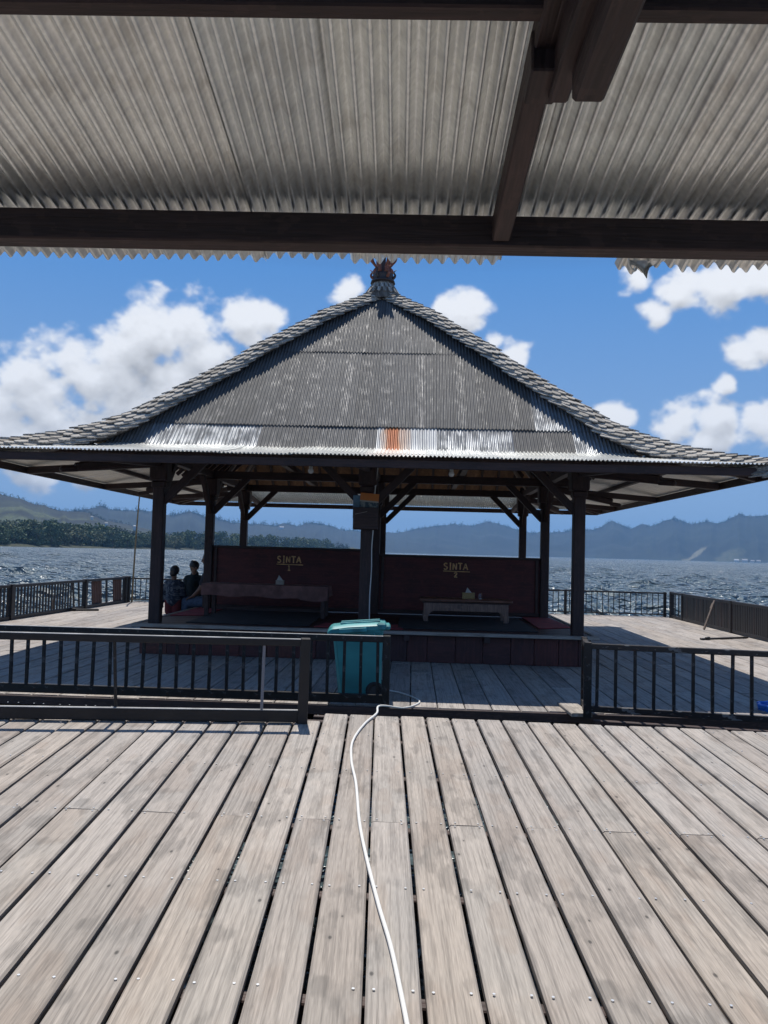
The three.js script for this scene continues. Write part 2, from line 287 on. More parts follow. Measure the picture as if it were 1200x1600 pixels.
function grid(nu, nv, fn, uvf) {                 // smooth sheet from fn(i/nu, j/nv)
  const pos = [], uv = [], idx = [];
  for (let j = 0; j <= nv; j++) for (let i = 0; i <= nu; i++) { const p = fn(i / nu, j / nv); pos.push(p[0], p[1], p[2]); const q = uvf ? uvf(i / nu, j / nv, p) : [p[0], p[2]]; uv.push(q[0], q[1]); }
  for (let j = 0; j < nv; j++) for (let i = 0; i < nu; i++) { const a = j * (nu + 1) + i, b = a + nu + 1; idx.push(a, a + 1, b + 1, a, b + 1, b); }
  const g = new THREE.BufferGeometry(); g.setAttribute('position', new THREE.Float32BufferAttribute(pos, 3)); g.setAttribute('uv', new THREE.Float32BufferAttribute(uv, 2)); g.setIndex(idx); g.computeVertexNormals(); return g;
}
function plank(w, th, len, warp = 0) {           // deck board along z, top at y 0, chamfered top edges
  const c = 0.008, x = w / 2, uo = R() * 5, vo = R() * 5, pos = [], uv = [], n = warp ? 6 : 1;
  const prof = [[-x, -th], [-x, -c], [-x + c, 0], [x - c, 0], [x, -c], [x, -th]], us = [0, 0.03, 0.036, w + 0.024, w + 0.03, w + 0.06];
  const f0 = rr(-1, 1) * warp, f1 = rr(-1, 1) * warp, ph = rr(0, 6);
  const dy = t => f0 * Math.sin(ph + t * 5) + f1 * (t - 0.5), tw = rr(-1, 1) * warp * 1.4;
  const P = (k, t) => [prof[k][0], prof[k][1] + dy(t) + tw * (t - 0.5) * prof[k][0] * 8, (t - 0.5) * len];
  for (let s = 0; s < n; s++) for (let k = 0; k < 6; k++) {
    const l = (k + 1) % 6, a = P(k, s / n), b = P(l, s / n), d = P(k, (s + 1) / n), e = P(l, (s + 1) / n);
    const ua = us[k] + uo, ub = (l ? us[l] : w + 0.1) + uo, va = s / n * len + vo, vb = (s + 1) / n * len + vo;
    pos.push(...a, ...d, ...e, ...a, ...e, ...b); uv.push(ua, va, ua, vb, ub, vb, ua, va, ub, vb, ub, va);
  }
  for (const t of [0, 1]) for (let k = 1; k < 5; k++) { const tr = [P(0, t), P(k, t), P(k + 1, t)]; if (t) tr.reverse(); for (const p of tr) { pos.push(...p); uv.push(p[0] + uo, p[1] * 4 + vo); } }
  return flat(pos, uv);
}
function lineOf(pts) { return x => { for (let i = 1; i < pts.length; i++) if (x <= pts[i][0] || i === pts.length - 1) { const [a, b] = pts[i - 1], [c, d] = pts[i]; return b + (d - b) * clamp((x - a) / (c - a), i === 1 ? 0 : 0, 1); } }; }
// ---------------------------------------------------------------- the lake
const WATER_Y = -0.95, D2R = Math.PI / 180;
{
  const radii = [0.5, 4, 8, 12]; for (let r = 15; r < 7000; r *= r < 80 ? 1.005 : r < 500 ? 1.0075 : 1.035) radii.push(r);
  const az = []; for (let a = -180; a < -44; a += 4) az.push(a); for (let a = -44; a < 44; a += 0.17) az.push(a); for (let a = 44; a <= 180; a += 4) az.push(a);
  if (az[az.length - 1] < 180) az.push(180);
  const waves = []; const r = rng(5);
  for (let k = 0; k < 30; k++) { const L = 0.62 * Math.pow(1.125, k), th = rr(-0.85, 0.85, r) + 0.3; waves.push([Math.sin(th) * 2 * Math.PI / L, Math.cos(th) * 2 * Math.PI / L, rr(0, 6.28, r), L * 0.024 * (L > 3.5 ? 3.5 / L : 1), L]); }
  const n = az.length, pos = new Float32Array(radii.length * n * 3), uv = new Float32Array(radii.length * n * 2), idx = [];
  radii.forEach((rad, j) => az.forEach((a, i) => {
    const x = Math.sin(a * D2R) * rad, z = -Math.cos(a * D2R) * rad, cell = Math.max(rad * (rad < 80 ? 0.005 : rad < 500 ? 0.0075 : 0.03), Math.abs(a) <= 44 ? rad * 0.17 * D2R : rad * 0.07);
    let y = 0; if (rad < 1500) { const gust = 0.55 + 0.9 * n3(x * 0.045 + 9, z * 0.03, 3); for (const [kx, kz, ph, am, L] of waves) { const fade = clamp(L / cell / 2 - 1); if (fade > 0) { const s = Math.sin(kx * x + kz * z + ph); y += am * fade * (1 - 2 * Math.pow(Math.abs(s * 0.5 + 0.5), 0.72)) * -1 * gust; } } }
    const o = j * n + i; pos[o * 3] = x; pos[o * 3 + 1] = y; pos[o * 3 + 2] = z; uv[o * 2] = x / 12; uv[o * 2 + 1] = z / 12;
  }));
  for (let j = 0; j + 1 < radii.length; j++) for (let i = 0; i + 1 < n; i++) { const a = j * n + i; idx.push(a, a + 1, a + n + 1, a, a + n + 1, a + n); }
  const g = new THREE.BufferGeometry(); g.setAttribute('position', new THREE.BufferAttribute(pos, 3)); g.setAttribute('uv', new THREE.BufferAttribute(uv, 2)); g.setIndex(idx); g.computeVertexNormals();
  const m = new THREE.Mesh(g, new THREE.MeshPhysicalMaterial({ color: new THREE.Color().setRGB(0.075, 0.12, 0.135), roughness: 0.31, ior: 2.2, normalMap: rippleN }));
  m.material.side = THREE.FrontSide;
  m.name = 'lake_water'; m.position.y = WATER_Y; m.receiveShadow = true; m.userData = { kind: 'structure', label: 'wind-ruffled glittering blue lake' }; scene.add(m);
}

// ---------------------------------------------------------------- hills round the lake: azimuth, elevation of the skyline
const FAR = [[-21.39,2.36],[-21.08,2.56],[-20.69,2.49],[-20.36,2.37],[-19.47,2.27],[-18.54,2.37],[-17.8,2.25],[-17.05,2.11],[-16.3,2.11],[-15.68,2.29],[-15.31,2.41],[-14.8,2.26],[-14.29,2.08],[-13.65,2.04],[-13.0,1.84],[-12.23,1.73],[-11.19,1.66],[-10.41,1.71],[-9.63,1.6],[-9.11,1.77],[-8.58,1.74],[-8.05,1.6],[-7.53,1.8],[-7.21,1.89],[-6.48,1.83],[-5.68,1.67],[-5.14,1.47],[-4.61,1.39],[-4.26,1.47],[-3.15,1.28],[-1.97,1.31],[-1.03,1.39],[0.16,1.64],[1.62,1.9],[2.66,2.04],[4.12,1.96],[4.99,2.27],[5.56,2.2],[6.43,1.95],[7.17,1.75],[8.03,1.55],[8.59,1.62],[9.32,1.58],[10.46,1.73],[11.21,1.92],[12.05,1.85],[12.67,2.08],[13.29,2.47],[13.66,2.35],[14.1,2.16],[14.59,1.98],[15.15,2.24],[15.93,2.17],[16.63,2.49],[17.23,2.65],[17.91,2.46],[18.42,2.33],[19.26,2.52],[19.84,2.35],[20.41,2.58],[20.9,2.85],[21.14,3.06],[21.46,2.9],[21.87,2.83],[22.35,2.9],[22.83,2.95],[26,3.3],[32,2.7],[40,3.4],[55,3.0],[75,3.5]];
FAR.unshift([-75, 3.1], [-50, 2.9], [-38, 2.3], [-28, 1.9], [-23, 2.0]);
const hillMat = M({ map: uvS(leafyMap, 1, 1), vertexColors: true, roughness: 0.95 });
function hills(name, sky, a0, a1, da, shore, crest, back, label, scar) {
  const rows = 26, n = Math.round((a1 - a0) / da), pos = [], uv = [], col = [], idx = [];
  for (let j = 0; j <= rows + 5; j++) for (let i = 0; i <= n; i++) {
    const a = a0 + (a1 - a0) * i / n, t = Math.min(1, j / rows), past = Math.max(0, j - rows) / 5;
    const rc = crest(a), rs = shore(a), rad = j <= rows ? lerp(rs, rc, t) : lerp(rc, back(a), past);
    const x = Math.sin(a * D2R) * rad, z = -Math.cos(a * D2R) * rad;
    const e = (sky(a) + (pn(i * 0.55 + 40, 0.5, 4096, 4, 8) - 0.5) * 0.10 + (pn(i * 0.21, 0.5, 4096, 4, 18) - 0.5) * 0.08) * D2R, top = Math.tan(e) * rc + 1.55;
    const gully = (f3(x * 0.0045 + 30, 2, z * 0.0045, 4) - 0.5) * 0.55 * Math.sin(Math.PI * t), spur = Math.abs(n3(a * 1.1 + 50, t * 1.2, 4) - 0.5) * 0.5 * Math.sin(Math.PI * t);
    let y = top * clamp(Math.pow(t, 1.15) + (gully - spur + 0.1 * Math.sin(Math.PI * t)) * 0.55, 0, 0.98 + 0.02 * t) - 1.5 * (1 - t);
    if (past > 0) y = top * (1 - past * past) - 4 * past;
    pos.push(x, y + WATER_Y * (1 - t), z); uv.push(x / 60, (z + y * 2) / 60);
    const f = f3(x * 0.012, y * 0.03, z * 0.012, 4); let c = mix3([0.08, 0.085, 0.10], [0.2, 0.21, 0.22], sstep(0.42, 0.62, f));
    if (scar) c = scar(a, t, c, f);
    col.push(...c);
  }
  for (let j = 0; j < rows + 5; j++) for (let i = 0; i < n; i++) { const p = j * (n + 1) + i; idx.push(p, p + 1, p + n + 2, p, p + n + 2, p + n + 1); }
  const g = new THREE.BufferGeometry(); g.setAttribute('position', new THREE.Float32BufferAttribute(pos, 3)); g.setAttribute('uv', new THREE.Float32BufferAttribute(uv, 2)); g.setAttribute('color', new THREE.Float32BufferAttribute(col, 3)); g.setIndex(idx); g.computeVertexNormals();
  const m = new THREE.Mesh(g, hillMat); m.name = name; m.userData = { kind: 'structure', label }; scene.add(m);
}
const farShore = lineOf([[-75, 2300], [-24, 2300], [-8, 2500], [-3, 3000], [5, 3600], [23, 3300], [75, 3000]]), farCrest = lineOf([[-75, 3000], [-24, 3000], [-8, 3500], [-3, 4000], [5, 4500], [23, 4200], [75, 4000]]);
hills('ridge_hills', lineOf(FAR), -75, 75, 0.075, farShore, farCrest, a => farCrest(a) * 1.3, 'hazy blue wooded ridge across the lake', (a, t, c, f) => {
  const d = Math.abs(a - (17.85 + t * 3.2)) / (0.16 + 0.2 * (1 - t)); let k = (t < 0.34 ? 1 : sstep(0.42, 0.34, t)) * sstep(1, 0.6, d + (f - 0.5) * 2.2);
  c = mix3(c, [2.6, 1.9, 3.0], k);
  const d2 = Math.abs(a - (20.3 + t * 2)) / 0.9; return mix3(c, [0.9, 0.75, 0.9], t < 0.25 ? sstep(1, 0.4, d2 + (f - 0.5) * 3) : 0);
});
hills('near_hills', lineOf([[-75, 5], [-45, 4.6], [-33, 4.2], [-27.01,2.99],[-26.38,2.85],[-25.8,2.75],[-25.22,2.52],[-24.57,2.41],[-23.82,2.22],[-23.41,2.11],[-22.91,2.09],[-22.4,2.11],[-21.69,2.05],[-20.85,1.63],[-18.82,1.28],[-16.75,0.79],[-15.07,0.41],[-13, 0.1]]), -75, -13, 0.09, () => 900, a => 1750, () => 2400, 'green hillside of fields and woods behind the shore trees', (a, t, c, f) => mix3(c, [1.0, 0.98, 0.9], (t > 0.25 && t < 0.72 ? 1 : 0.15) * sstep(0.44, 0.56, f) * 0.8));
const shoreAt = lineOf([[-75, 420], [-34, 440], [-27, 480], [-21, 570], [-15, 700], [-10, 830], [-6.5, 980], [-4.2, 1250], [-3.2, 1350]]);
const topAt = lineOf([[-40, 1.6], [-26.95,1.55],[-25.47,1.61],[-23.97,1.75],[-22.41,1.44],[-21.23,1.36],[-20.04,1.49],[-19.22,1.14],[-17.99,0.97],[-15.1,1.19],[-13.83,1.18],[-9.95,1.0],[-6.45,0.96],[-4.23,0.49]]);
{  // low wooded shore
  const g = grid(120, 6, (u, v) => { const a = lerp(-75, -3, u), r = shoreAt(a) - 6 + v * v * 460 * clamp((-3 - a) / 8), y = WATER_Y - 0.4 + Math.min(0.7, v * 9) + v * 9 * n3(a * 0.7, v * 3, 2); return [Math.sin(a * D2R) * r, y, -Math.cos(a * D2R) * r]; }, (u, v, p) => [p[0] / 40, p[2] / 40]);
  g.setAttribute('color', new THREE.Float32BufferAttribute(new Array(g.attributes.position.count * 3).fill(0).map((_, i) => [0.5, 0.45, 0.36][i % 3]), 3));
  const m = new THREE.Mesh(g, hillMat); m.name = 'lake_shore'; m.userData = { kind: 'structure', label: 'low bank under the trees' }; scene.add(m);
}

// ---------------------------------------------------------------- trees on the far shore
const leafMats = tints(M({ map: mottle, roughness: 0.9 }), [[0.17, 0.215, 0.10], [0.13, 0.175, 0.085], [0.22, 0.24, 0.13], [0.15, 0.19, 0.11]]);
for (const m of leafMats) { m.side = THREE.DoubleSide; }
const trunkMat = M({ rgb: [0.11, 0.09, 0.07] });
function crownGeo(seed, clumps, leaves) {      // unit tree: crown from y 0.18 to 1, about 0.45 in radius, of leaf-sprays turned every way
  const r = rng(seed), pos = [], uv = [], cl = [];
  for (let k = 0; k < clumps; k++) { const y = 0.10 + 0.78 * Math.pow(r(), 0.9), w = 0.40 * Math.sqrt(Math.max(0.08, 1 - Math.pow((y - 0.45) / 0.5, 2))), a = r() * 6.283, d = w * Math.sqrt(r()); cl.push([Math.cos(a) * d, y, Math.sin(a) * d, rr(0.09, 0.19, r)]); }
  for (const [cx, cy, cz, cr] of cl) for (let l = 0; l < leaves; l++) {
    const th = r() * 6.283, ph = Math.acos(2 * r() - 1), d = cr * Math.cbrt(0.25 + 0.75 * r()), x = cx + Math.sin(ph) * Math.cos(th) * d, y = cy + Math.cos(ph) * d * 0.8, z = cz + Math.sin(ph) * Math.sin(th) * d;
    const s = rr(0.025, 0.05, r), q = new THREE.Quaternion().setFromEuler(new THREE.Euler(r() * 6, r() * 6, r() * 6));
    const P = [[-s, -s * 0.5], [s, -s * 0.6], [s * 0.4, s], [-s * 0.6, s * 0.8]].map(([a, b]) => V(a, b, 0).applyQuaternion(q).add(V(x, y, z)));
    for (const k of [0, 1, 2, 0, 2, 3]) { pos.push(P[k].x, P[k].y, P[k].z); uv.push(r(), r()); }
  }
  return flat(pos, uv);
}
function trunkGeo(seed) { const r = rng(seed), gs = [taperTube([[0, 0, 0], [0.01, 0.25, 0.01], [rr(-0.03, 0.03, r), 0.5, 0], [0, 0.75, 0]], t => 0.03 * (1 - 0.75 * t), 6, 8)]; for (let k = 0; k < 4; k++) { const a = r() * 6.28, y = rr(0.25, 0.5, r); gs.push(taperTube([[0, y, 0], [Math.cos(a) * 0.12, y + 0.1, Math.sin(a) * 0.12], [Math.cos(a) * 0.24, y + 0.24, Math.sin(a) * 0.24]], t => 0.013 * (1 - 0.7 * t), 5, 5)); } return mergeGeometries(gs); }
{
  const r = rng(9), crowns = [1, 2, 3, 4].map(k => crownGeo(k * 13, 26, 26)), trunks = [1, 2].map(trunkGeo), LABEL = 'leafy green tree in the wooded strip along the distant lakeshore';
  let k = 0;
  for (let a = -30; a < -4.4; a += 0.17 + 0.03 * r()) {
    const far = r(), d = shoreAt(a) + 3 + far * 45, top = Math.tan((topAt(a) + rr(-0.75, 0.14, r)) * D2R) * d, h = Math.max(6, top + 1.2);
    const t = thing('shore_tree', LABEL, 'tree', [Math.sin(a * D2R) * d, WATER_Y + 0.3, -Math.cos(a * D2R) * d], 'trees along the far shore');
    const w = rr(0.9, 1.35, r) * Math.min(h, 15); t.scale.set(w, h, w); t.rotation.y = r() * 6.28;
    part(t, 'crown', crowns[k % 4], leafMats[Math.floor(r() * 4)]); part(t, 'trunk', trunks[k % 2], trunkMat); k++;
  }
  // woods behind them and along the ridges: one mass
  const wood = new THREE.InstancedMesh(crownGeo(99, 9, 12), M({ map: mottle, roughness: 0.95, rgb: [0.06, 0.085, 0.045] }), 2600), mm = new THREE.Matrix4(), q = new THREE.Quaternion(), E = new THREE.Euler();
  for (let i = 0; i < 2600; i++) {
    let a, d, y, h;
    if (i < 900) { a = rr(-34, -4.4, r); d = shoreAt(a) + rr(30, 200, r) * clamp((-4 - a) / 5); y = WATER_Y + 1; h = Math.min(16, Math.max(5, Math.tan((topAt(a) - rr(0, 0.45, r)) * D2R) * d + 1)); }
    else if (i < 1200) { a = rr(-30, -19, r); d = 1745; y = Math.tan(lineOf([[-33, 4.2], [-27.01,2.99],[-26.38,2.85],[-25.8,2.75],[-25.22,2.52],[-24.57,2.41],[-23.82,2.22],[-23.41,2.11],[-22.91,2.09],[-22.4,2.11],[-21.69,2.05],[-20.85,1.63],[-18.82,1.28]])(a) * D2R) * d - 5; h = rr(6, 13, r); }
    else { a = rr(-26, 26, r); d = farCrest(a) - rr(-5, 60, r); y = Math.tan(lineOf(FAR)(a) * D2R) * d - rr(2, 9, r); h = rr(9, 27, r) * (0.4 + 0.6 * r()); }
    E.set(0, r() * 6.28, 0); mm.compose(V(Math.sin(a * D2R) * d, y, -Math.cos(a * D2R) * d), q.setFromEuler(E), V(h * rr(0.9, 1.5, r), h, h)); wood.setMatrixAt(i, mm);
  }
  wood.name = 'woods'; wood.userData = { kind: 'stuff', label: 'distant woods on the shore and ridges' }; scene.add(wood);
  // small white houses at the water and on the slopes
  const spots = [[21.02, 3330, 15, 'white lakeside building with tall roof below the ridge'], [21.5, 3330, 17, 'long white lakeside building beside the tall-roofed one'], [21.95, 3330, 12, 'small white lakeside building further along the ridge foot'], [22.3, 3330, 13, 'low white lakeside building at the edge of the view'], [-21.5, 1500, 4, 'white house on the green hillside'], [-20.6, 1420, 4.5, 'pale house low on the hillside'], [-18.8, 1300, 4, 'white roofed house above the shore trees beside the bamboo pole'], [-9.1, 3250, 16, 'long pale building on the ridge seen under the roof']];
  const wallM = M({ map: mottle, rgb: [0.8, 0.8, 0.78] }), roofM = M({ map: mottle, rgb: [0.55, 0.52, 0.5] });
  const els = [0.03, 0.03, 0.03, 0.03, 1.72, 1.33, 1.2, 1.38];
  spots.forEach(([a, d, w, label], i) => {
    const y = i < 4 ? WATER_Y : 1.55 + Math.tan(els[i] * D2R) * d, t = thing('lake_house', label, 'house', [Math.sin(a * D2R) * d, y, -Math.cos(a * D2R) * d], 'distant houses round the lake');
    const h = w * 0.42; t.rotation.y = a * -D2R + 0.2;
    part(t, 'wall', at(box(w, h + 6, w * 0.6, 0.1), 0, (h - 6) / 2, 0), wallM);
    const s = new THREE.Shape([[-w * 0.36, 0], [w * 0.36, 0], [0, w * 0.3]].map(p => new THREE.Vector2(...p))), rg = new THREE.ExtrudeGeometry(s, { depth: w * 1.1, bevelEnabled: false }); rg.rotateY(Math.PI / 2); rg.translate(-w * 0.55, h, 0);
    part(t, 'roof', rg, i === 6 || i === 0 ? wallM : roofM);
  });
}
// ---------------------------------------------------------------- near deck: floating boardwalk that climbs a little away from the camera
const TH = 0.0386;
const fw = V(-Math.sin(TH), 0.05, -Math.cos(TH)).normalize(), rt = V(Math.cos(TH), -0.017, -Math.sin(TH));
const nz = fw.clone().negate(), nx = rt.clone().sub(nz.clone().multiplyScalar(rt.dot(nz))).normalize(), ny = nz.clone().cross(nx);
const near = structure('boardwalk_deck', [0, -0.064, 0], 'grey weathered plank boardwalk in the open sun');
near.quaternion.setFromRotationMatrix(new THREE.Matrix4().makeBasis(nx, ny, nz));
const onNear = (x, z, y = 0) => near.localToWorld(V(x, y, z));
near.updateMatrixWorld(true);
const ROWS = [-2.12, -2.86, -3.62, -4.37, -5.2, -6.0, -6.5];
{
  const screws = [], head = new THREE.CylinderGeometry(0.0055, 0.0055, 0.003, 7);
  for (let k = -22; k <= 22; k++) {
    const x0 = -0.018 + 0.2 * k, w = 0.2 - rr(0.013, 0.022), cx = x0 + 0.1 + rr(-0.002, 0.002);
    const joint = md(k, 2) === 0 ? -4.37 : -1.35, end = (cx < -0.5 ? -6.34 + (-0.5 - cx) * 0.12 : -6.58) - rr(0, 0.03);
    for (const [a, b] of [[end, joint - 0.002], [joint + 0.002, 3.2]]) {
      const m = part(near, 'plank', plank(w, 0.034, b - a, 0.0022), pick(deckMats)); m.position.set(cx, rr(-0.002, 0.002), (a + b) / 2);
    }
    if (Math.abs(x0) < 3.4) for (const z of ROWS) for (const s of [-1, 1]) for (const dz of z === joint ? [-0.022, 0.022] : [0]) if (R() > 0.06) screws.push(at(head.clone(), cx + s * (w / 2 - 0.028) + rr(-0.004, 0.004), 0.0028, z + dz + rr(-0.006, 0.006)));
  }
  const sc = part(near, 'screw_heads', screws, steelHead); sc.userData.kind = 'stuff';
  for (const z of [...ROWS, -1.35, -0.6, 0.4, 1.4, 2.6]) { const j = part(near, 'joist', box(9.2, 0.09, 0.06), timber); j.position.set(0, -0.082, z); }
  part(near, 'end_beam', beam([-0.5, -0.098, -6.66], [4.6, -0.098, -6.66], 0.05, 0.12), timber); part(near, 'end_beam', beam([-0.52, -0.098, -6.40], [-4.6, -0.098, -5.91], 0.05, 0.12), timber);
  for (const x of [-3.4, -1.2, 1.1, 3.4]) for (const z of [-6.2, -2.5, 1.8]) { const p = part(near, 'pile', at(box(0.14, 1.9, 0.14), 0, -1.08, 0), timber); p.position.set(x, 0, z); }
}

// ---------------------------------------------------------------- pavilion deck
const X0 = -8.3, X1 = 7.12, Z0 = -8.42, Z1 = -22.75;
const deck = structure('pavilion_deck', [0, 0, 0], 'level plank deck round the pavilion');
{
  const W = 0.277; let n = 0;
  for (let x = X0 + 0.0; x < X1 - 0.02; x += W, n++) {
    const w = Math.min(W, X1 - x) - rr(0.006, 0.014), off = [0, 1.7, 0.8, 2.4][n % 4] + rr(-0.1, 0.1); let z = Z0 - rr(0, 0.02), first = true;
    while (z > Z1 + 0.05) {
      const len = Math.min(first ? 1.6 + off : 4.4, z - Z1), m = part(deck, 'plank', plank(w, 0.04, len - 0.004, 0.0022), pick(farDeckMats)); m.position.set(x + W / 2, rr(-0.003, 0.003), z - len / 2); z -= len; first = false;
    }
  }
  for (let z = -8.7; z > Z1; z -= 1.55) { const j = part(deck, 'joist', box(X1 - X0, 0.1, 0.08), timber); j.position.set((X0 + X1) / 2, -0.094, z); }
  const e1 = part(deck, 'edge_board', box(X1 - X0, 0.09, 0.035), timberRed); e1.position.set((X0 + X1) / 2, -0.052, Z0 + 0.02);
  for (let x = X0 + 0.6; x < X1; x += 2.8) for (let z = -9; z > Z1; z -= 3.4) { const p = part(deck, 'pile', at(box(0.16, 1.8, 0.16), 0, -1.05, 0), timber); p.position.set(x, 0, z); }
  const lb = part(deck, 'loose_plank', plank(0.2, 0.035, 0.62), deckMats[2], 'short board laid over the deck edge by the gap'); lb.position.set(1.66, 0.037, -8.5); lb.rotation.y = 0.06;
}

// ---------------------------------------------------------------- railings
function railing(name, label, A, B, o) {        // from A to B; parts in a frame with x along the run
  const a = V(...A), b = V(...B), L = Math.hypot(b.x - a.x, b.z - a.z), g = thing(name, label, 'railing', A, o.group);
  g.rotation.y = Math.atan2(-(b.z - a.z), b.x - a.x); const rise = (b.y - a.y) / L; g.rotation.z = Math.atan(rise); g.rotation.order = 'YZX';
  const H = o.H ?? 0.68, tw = o.tw ?? 0.05, th = o.th ?? 0.05, bw = o.bw ?? 0.02, mat = o.mat ?? worn;
  part(g, 'top_rail', at(box(L, th, tw), L / 2, H - th / 2, 0), o.topMat ?? mat, o.topLabel);
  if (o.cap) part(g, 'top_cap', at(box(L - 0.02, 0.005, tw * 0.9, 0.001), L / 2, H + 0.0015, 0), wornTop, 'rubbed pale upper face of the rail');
  if (o.bottom !== false) part(g, 'bottom_rail', at(box(L, o.bh ?? 0.04, tw * 0.9), L / 2, o.by ?? 0.05, 0), o.footMat ?? mat);
  for (const p of o.posts ?? [0, L]) { const m = part(g, 'post', at(box(o.pw ?? 0.07, H + (o.up ?? 0.01) + (o.down ?? 0), o.pw ?? 0.07), 0, (H + (o.up ?? 0.01) - (o.down ?? 0)) / 2, 0), mat); m.position.x = p; }
  const lo = (o.by ?? 0.05) + (o.bh ?? 0.04) / 2, bal = box(bw, H - th - lo, o.bd ?? bw, 0.003), bal2 = box(bw, H - th - lo, o.bd ?? bw, 0.003);
  (o.at ?? Array.from({ length: Math.floor(L / o.gap) }, (_, i) => (i + 0.5) * L / Math.floor(L / o.gap))).forEach((x, i) => {
    if ((o.posts ?? []).some(p => Math.abs(p - x) < 0.045)) return;
    const m = part(g, 'baluster', i % 2 ? bal : bal2, o.balMat ?? mat); m.position.set(x + rr(-0.004, 0.004), (H - th + lo) / 2, 0); m.rotation.z = rr(-0.012, 0.012) + (o.lean ?? 0);
  });
  return g;
}
{
  const p0 = onNear(-0.525, -6.27), p1 = onNear(-4.6, -5.78);
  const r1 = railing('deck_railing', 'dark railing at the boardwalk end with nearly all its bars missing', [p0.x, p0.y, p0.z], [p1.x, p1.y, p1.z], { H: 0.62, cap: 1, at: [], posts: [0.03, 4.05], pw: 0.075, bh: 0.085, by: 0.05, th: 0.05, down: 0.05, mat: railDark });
  part(r1, 'baluster', beam([0.335, 0.1, 0], [0.335, 0.59, 0], 0.022, 0.022), M({ rgb: [0.2, 0.2, 0.22], roughness: 0.5 }), 'bare grey metal bar');
  part(r1, 'baluster', beam([1.39, 0.1, 0.02], [1.42, 0.59, 0], 0.022, 0.022), worn, 'slanting loose bar');
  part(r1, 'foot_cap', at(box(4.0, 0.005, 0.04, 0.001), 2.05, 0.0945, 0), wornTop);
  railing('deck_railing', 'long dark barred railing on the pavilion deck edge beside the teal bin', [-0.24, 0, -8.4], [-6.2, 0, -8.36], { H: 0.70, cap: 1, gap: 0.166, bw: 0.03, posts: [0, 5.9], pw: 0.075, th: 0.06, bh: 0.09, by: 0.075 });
  const g = railing('deck_railing', 'short rusty barred railing with peeling paint at the right end of the gap', [1.72, 0, -8.16], [5.2, 0, -7.62], { H: 0.72, gap: 0.176, bw: 0.03, posts: [0, 3.4], pw: 0.075, th: 0.055, bh: 0.06, by: 0.09, mat: worn, topMat: wornPeel, footMat: wornPeel, balMat: worn });
  part(g, 'return_rail', at(box(0.055, 0.05, 0.5), -0.01, 0.694, -0.28), worn); part(g, 'return_foot', at(box(0.05, 0.05, 0.45), -0.01, 0.08, -0.26), worn);
  part(g, 'post', at(box(0.06, 0.73, 0.06), -0.01, 0.365, -0.5), worn);
  for (const z of [-0.18, -0.32]) part(g, 'baluster', at(box(0.022, 0.58, 0.022), -0.01, 0.38, z), worn);
  part(g, 'threshold', at(box(3.3, 0.07, 0.07), 1.7, -0.02, 0.16), timber);
  railing('deck_railing', 'long thin-barred railing along the lake edge behind the pavilion', [-7.85, 0, -22.66], [6.86, 0, -22.66], { H: 0.66, gap: 0.148, posts: [0.05, 3.1, 6.2, 9.3, 12.0, 14.66], pw: 0.07, th: 0.04, bh: 0.03, by: 0.07, bw: 0.02, mat: railDark });
  // right side: dense wooden pickets
  const rs = railing('picket_railing', 'close-boarded dark picket railing along the right deck edge', [6.92, 0, -22.5], [6.98, 0, -12.6], { H: 0.69, at: [], posts: [0.08, 1.0, 4.2, 7.2, 9.8], pw: 0.1, th: 0.06, tw: 0.08, bh: 0.06, by: 0.05, mat: railDark });
  for (const x of [0.42, 0.72]) part(rs, 'picket', at(box(0.06, 0.58, 0.02), x, 0.35, 0.02), railDark);
  const pk = [box(0.076, 0.58, 0.018), box(0.072, 0.57, 0.018)], pkM = [railDark, M({ map: tm, rgb: [0.075, 0.055, 0.05], roughness: 0.6 })];
  for (let x = 1.1; x < 9.8; x += 0.088) { const m = part(rs, 'picket', pick(pk), R() < 0.85 ? pkM[0] : pkM[1]); m.position.set(x, 0.36, 0.025 + rr(-0.003, 0.003)); m.rotation.z = rr(-0.01, 0.01); }
  // left side: pickets, broken towards the far corner
  const ls = railing('picket_railing', 'dark picket railing along the left deck edge with gaps and broken boards', [-7.75, 0, -22.5], [-8.15, 0, -13.2], { H: 0.70, at: [], posts: [0.06, 0.28, 2.75, 6.15, 9.2], pw: 0.11, th: 0.06, tw: 0.07, bh: 0.07, by: 0.04, mat: railDark });
  const lp = [box(0.06, 0.6, 0.022), box(0.062, 0.59, 0.022)];
  for (let x = 3.5; x < 9.2; x += 0.132) { const m = part(ls, 'picket', pick(lp), railDark); m.position.set(x, 0.36, 0); m.rotation.z = rr(-0.02, 0.02); }
  for (const [x, w, lean, c] of [[0.52, 0.13, 0.1, 1], [0.66, 0.13, 0.1, 1], [0.80, 0.13, 0.11, 1], [0.94, 0.12, 0.12, 1], [1.42, 0.1, 0.1, 0], [1.80, 0.14, 0.13, 1], [1.95, 0.14, 0.14, 1], [2.10, 0.14, 0.15, 1], [2.24, 0.12, 0.15, 1], [3.02, 0.07, 0.14, 0], [3.3, 0.08, 0.17, 0]]) { const m = part(ls, 'picket', box(w, 0.58, 0.022), c ? M({ map: tm, rgb: [0.13, 0.07, 0.055] }) : railDark); m.position.set(x, 0.35, 0.03); m.rotation.z = -lean; }
  part(ls, 'brace', beam([4.2, 0.36, 0.05], [3.75, 0.03, 0.32], 0.035, 0.035), rawStick);
  // sticks and small leftovers
  const st = thing('prop_stick', 'pale wooden stick propped against the close-boarded picket railing', 'stick', [6.5, 0, -18.75]); part(st, 'shaft', beam([0, 0.02, 0], [0.33, 0.65, -0.28], 0.04, 0.04), rawStick); part(st, 'splice', beam([0.235, 0.47, -0.22], [0.30, 0.59, -0.26], 0.065, 0.05), rawStick);
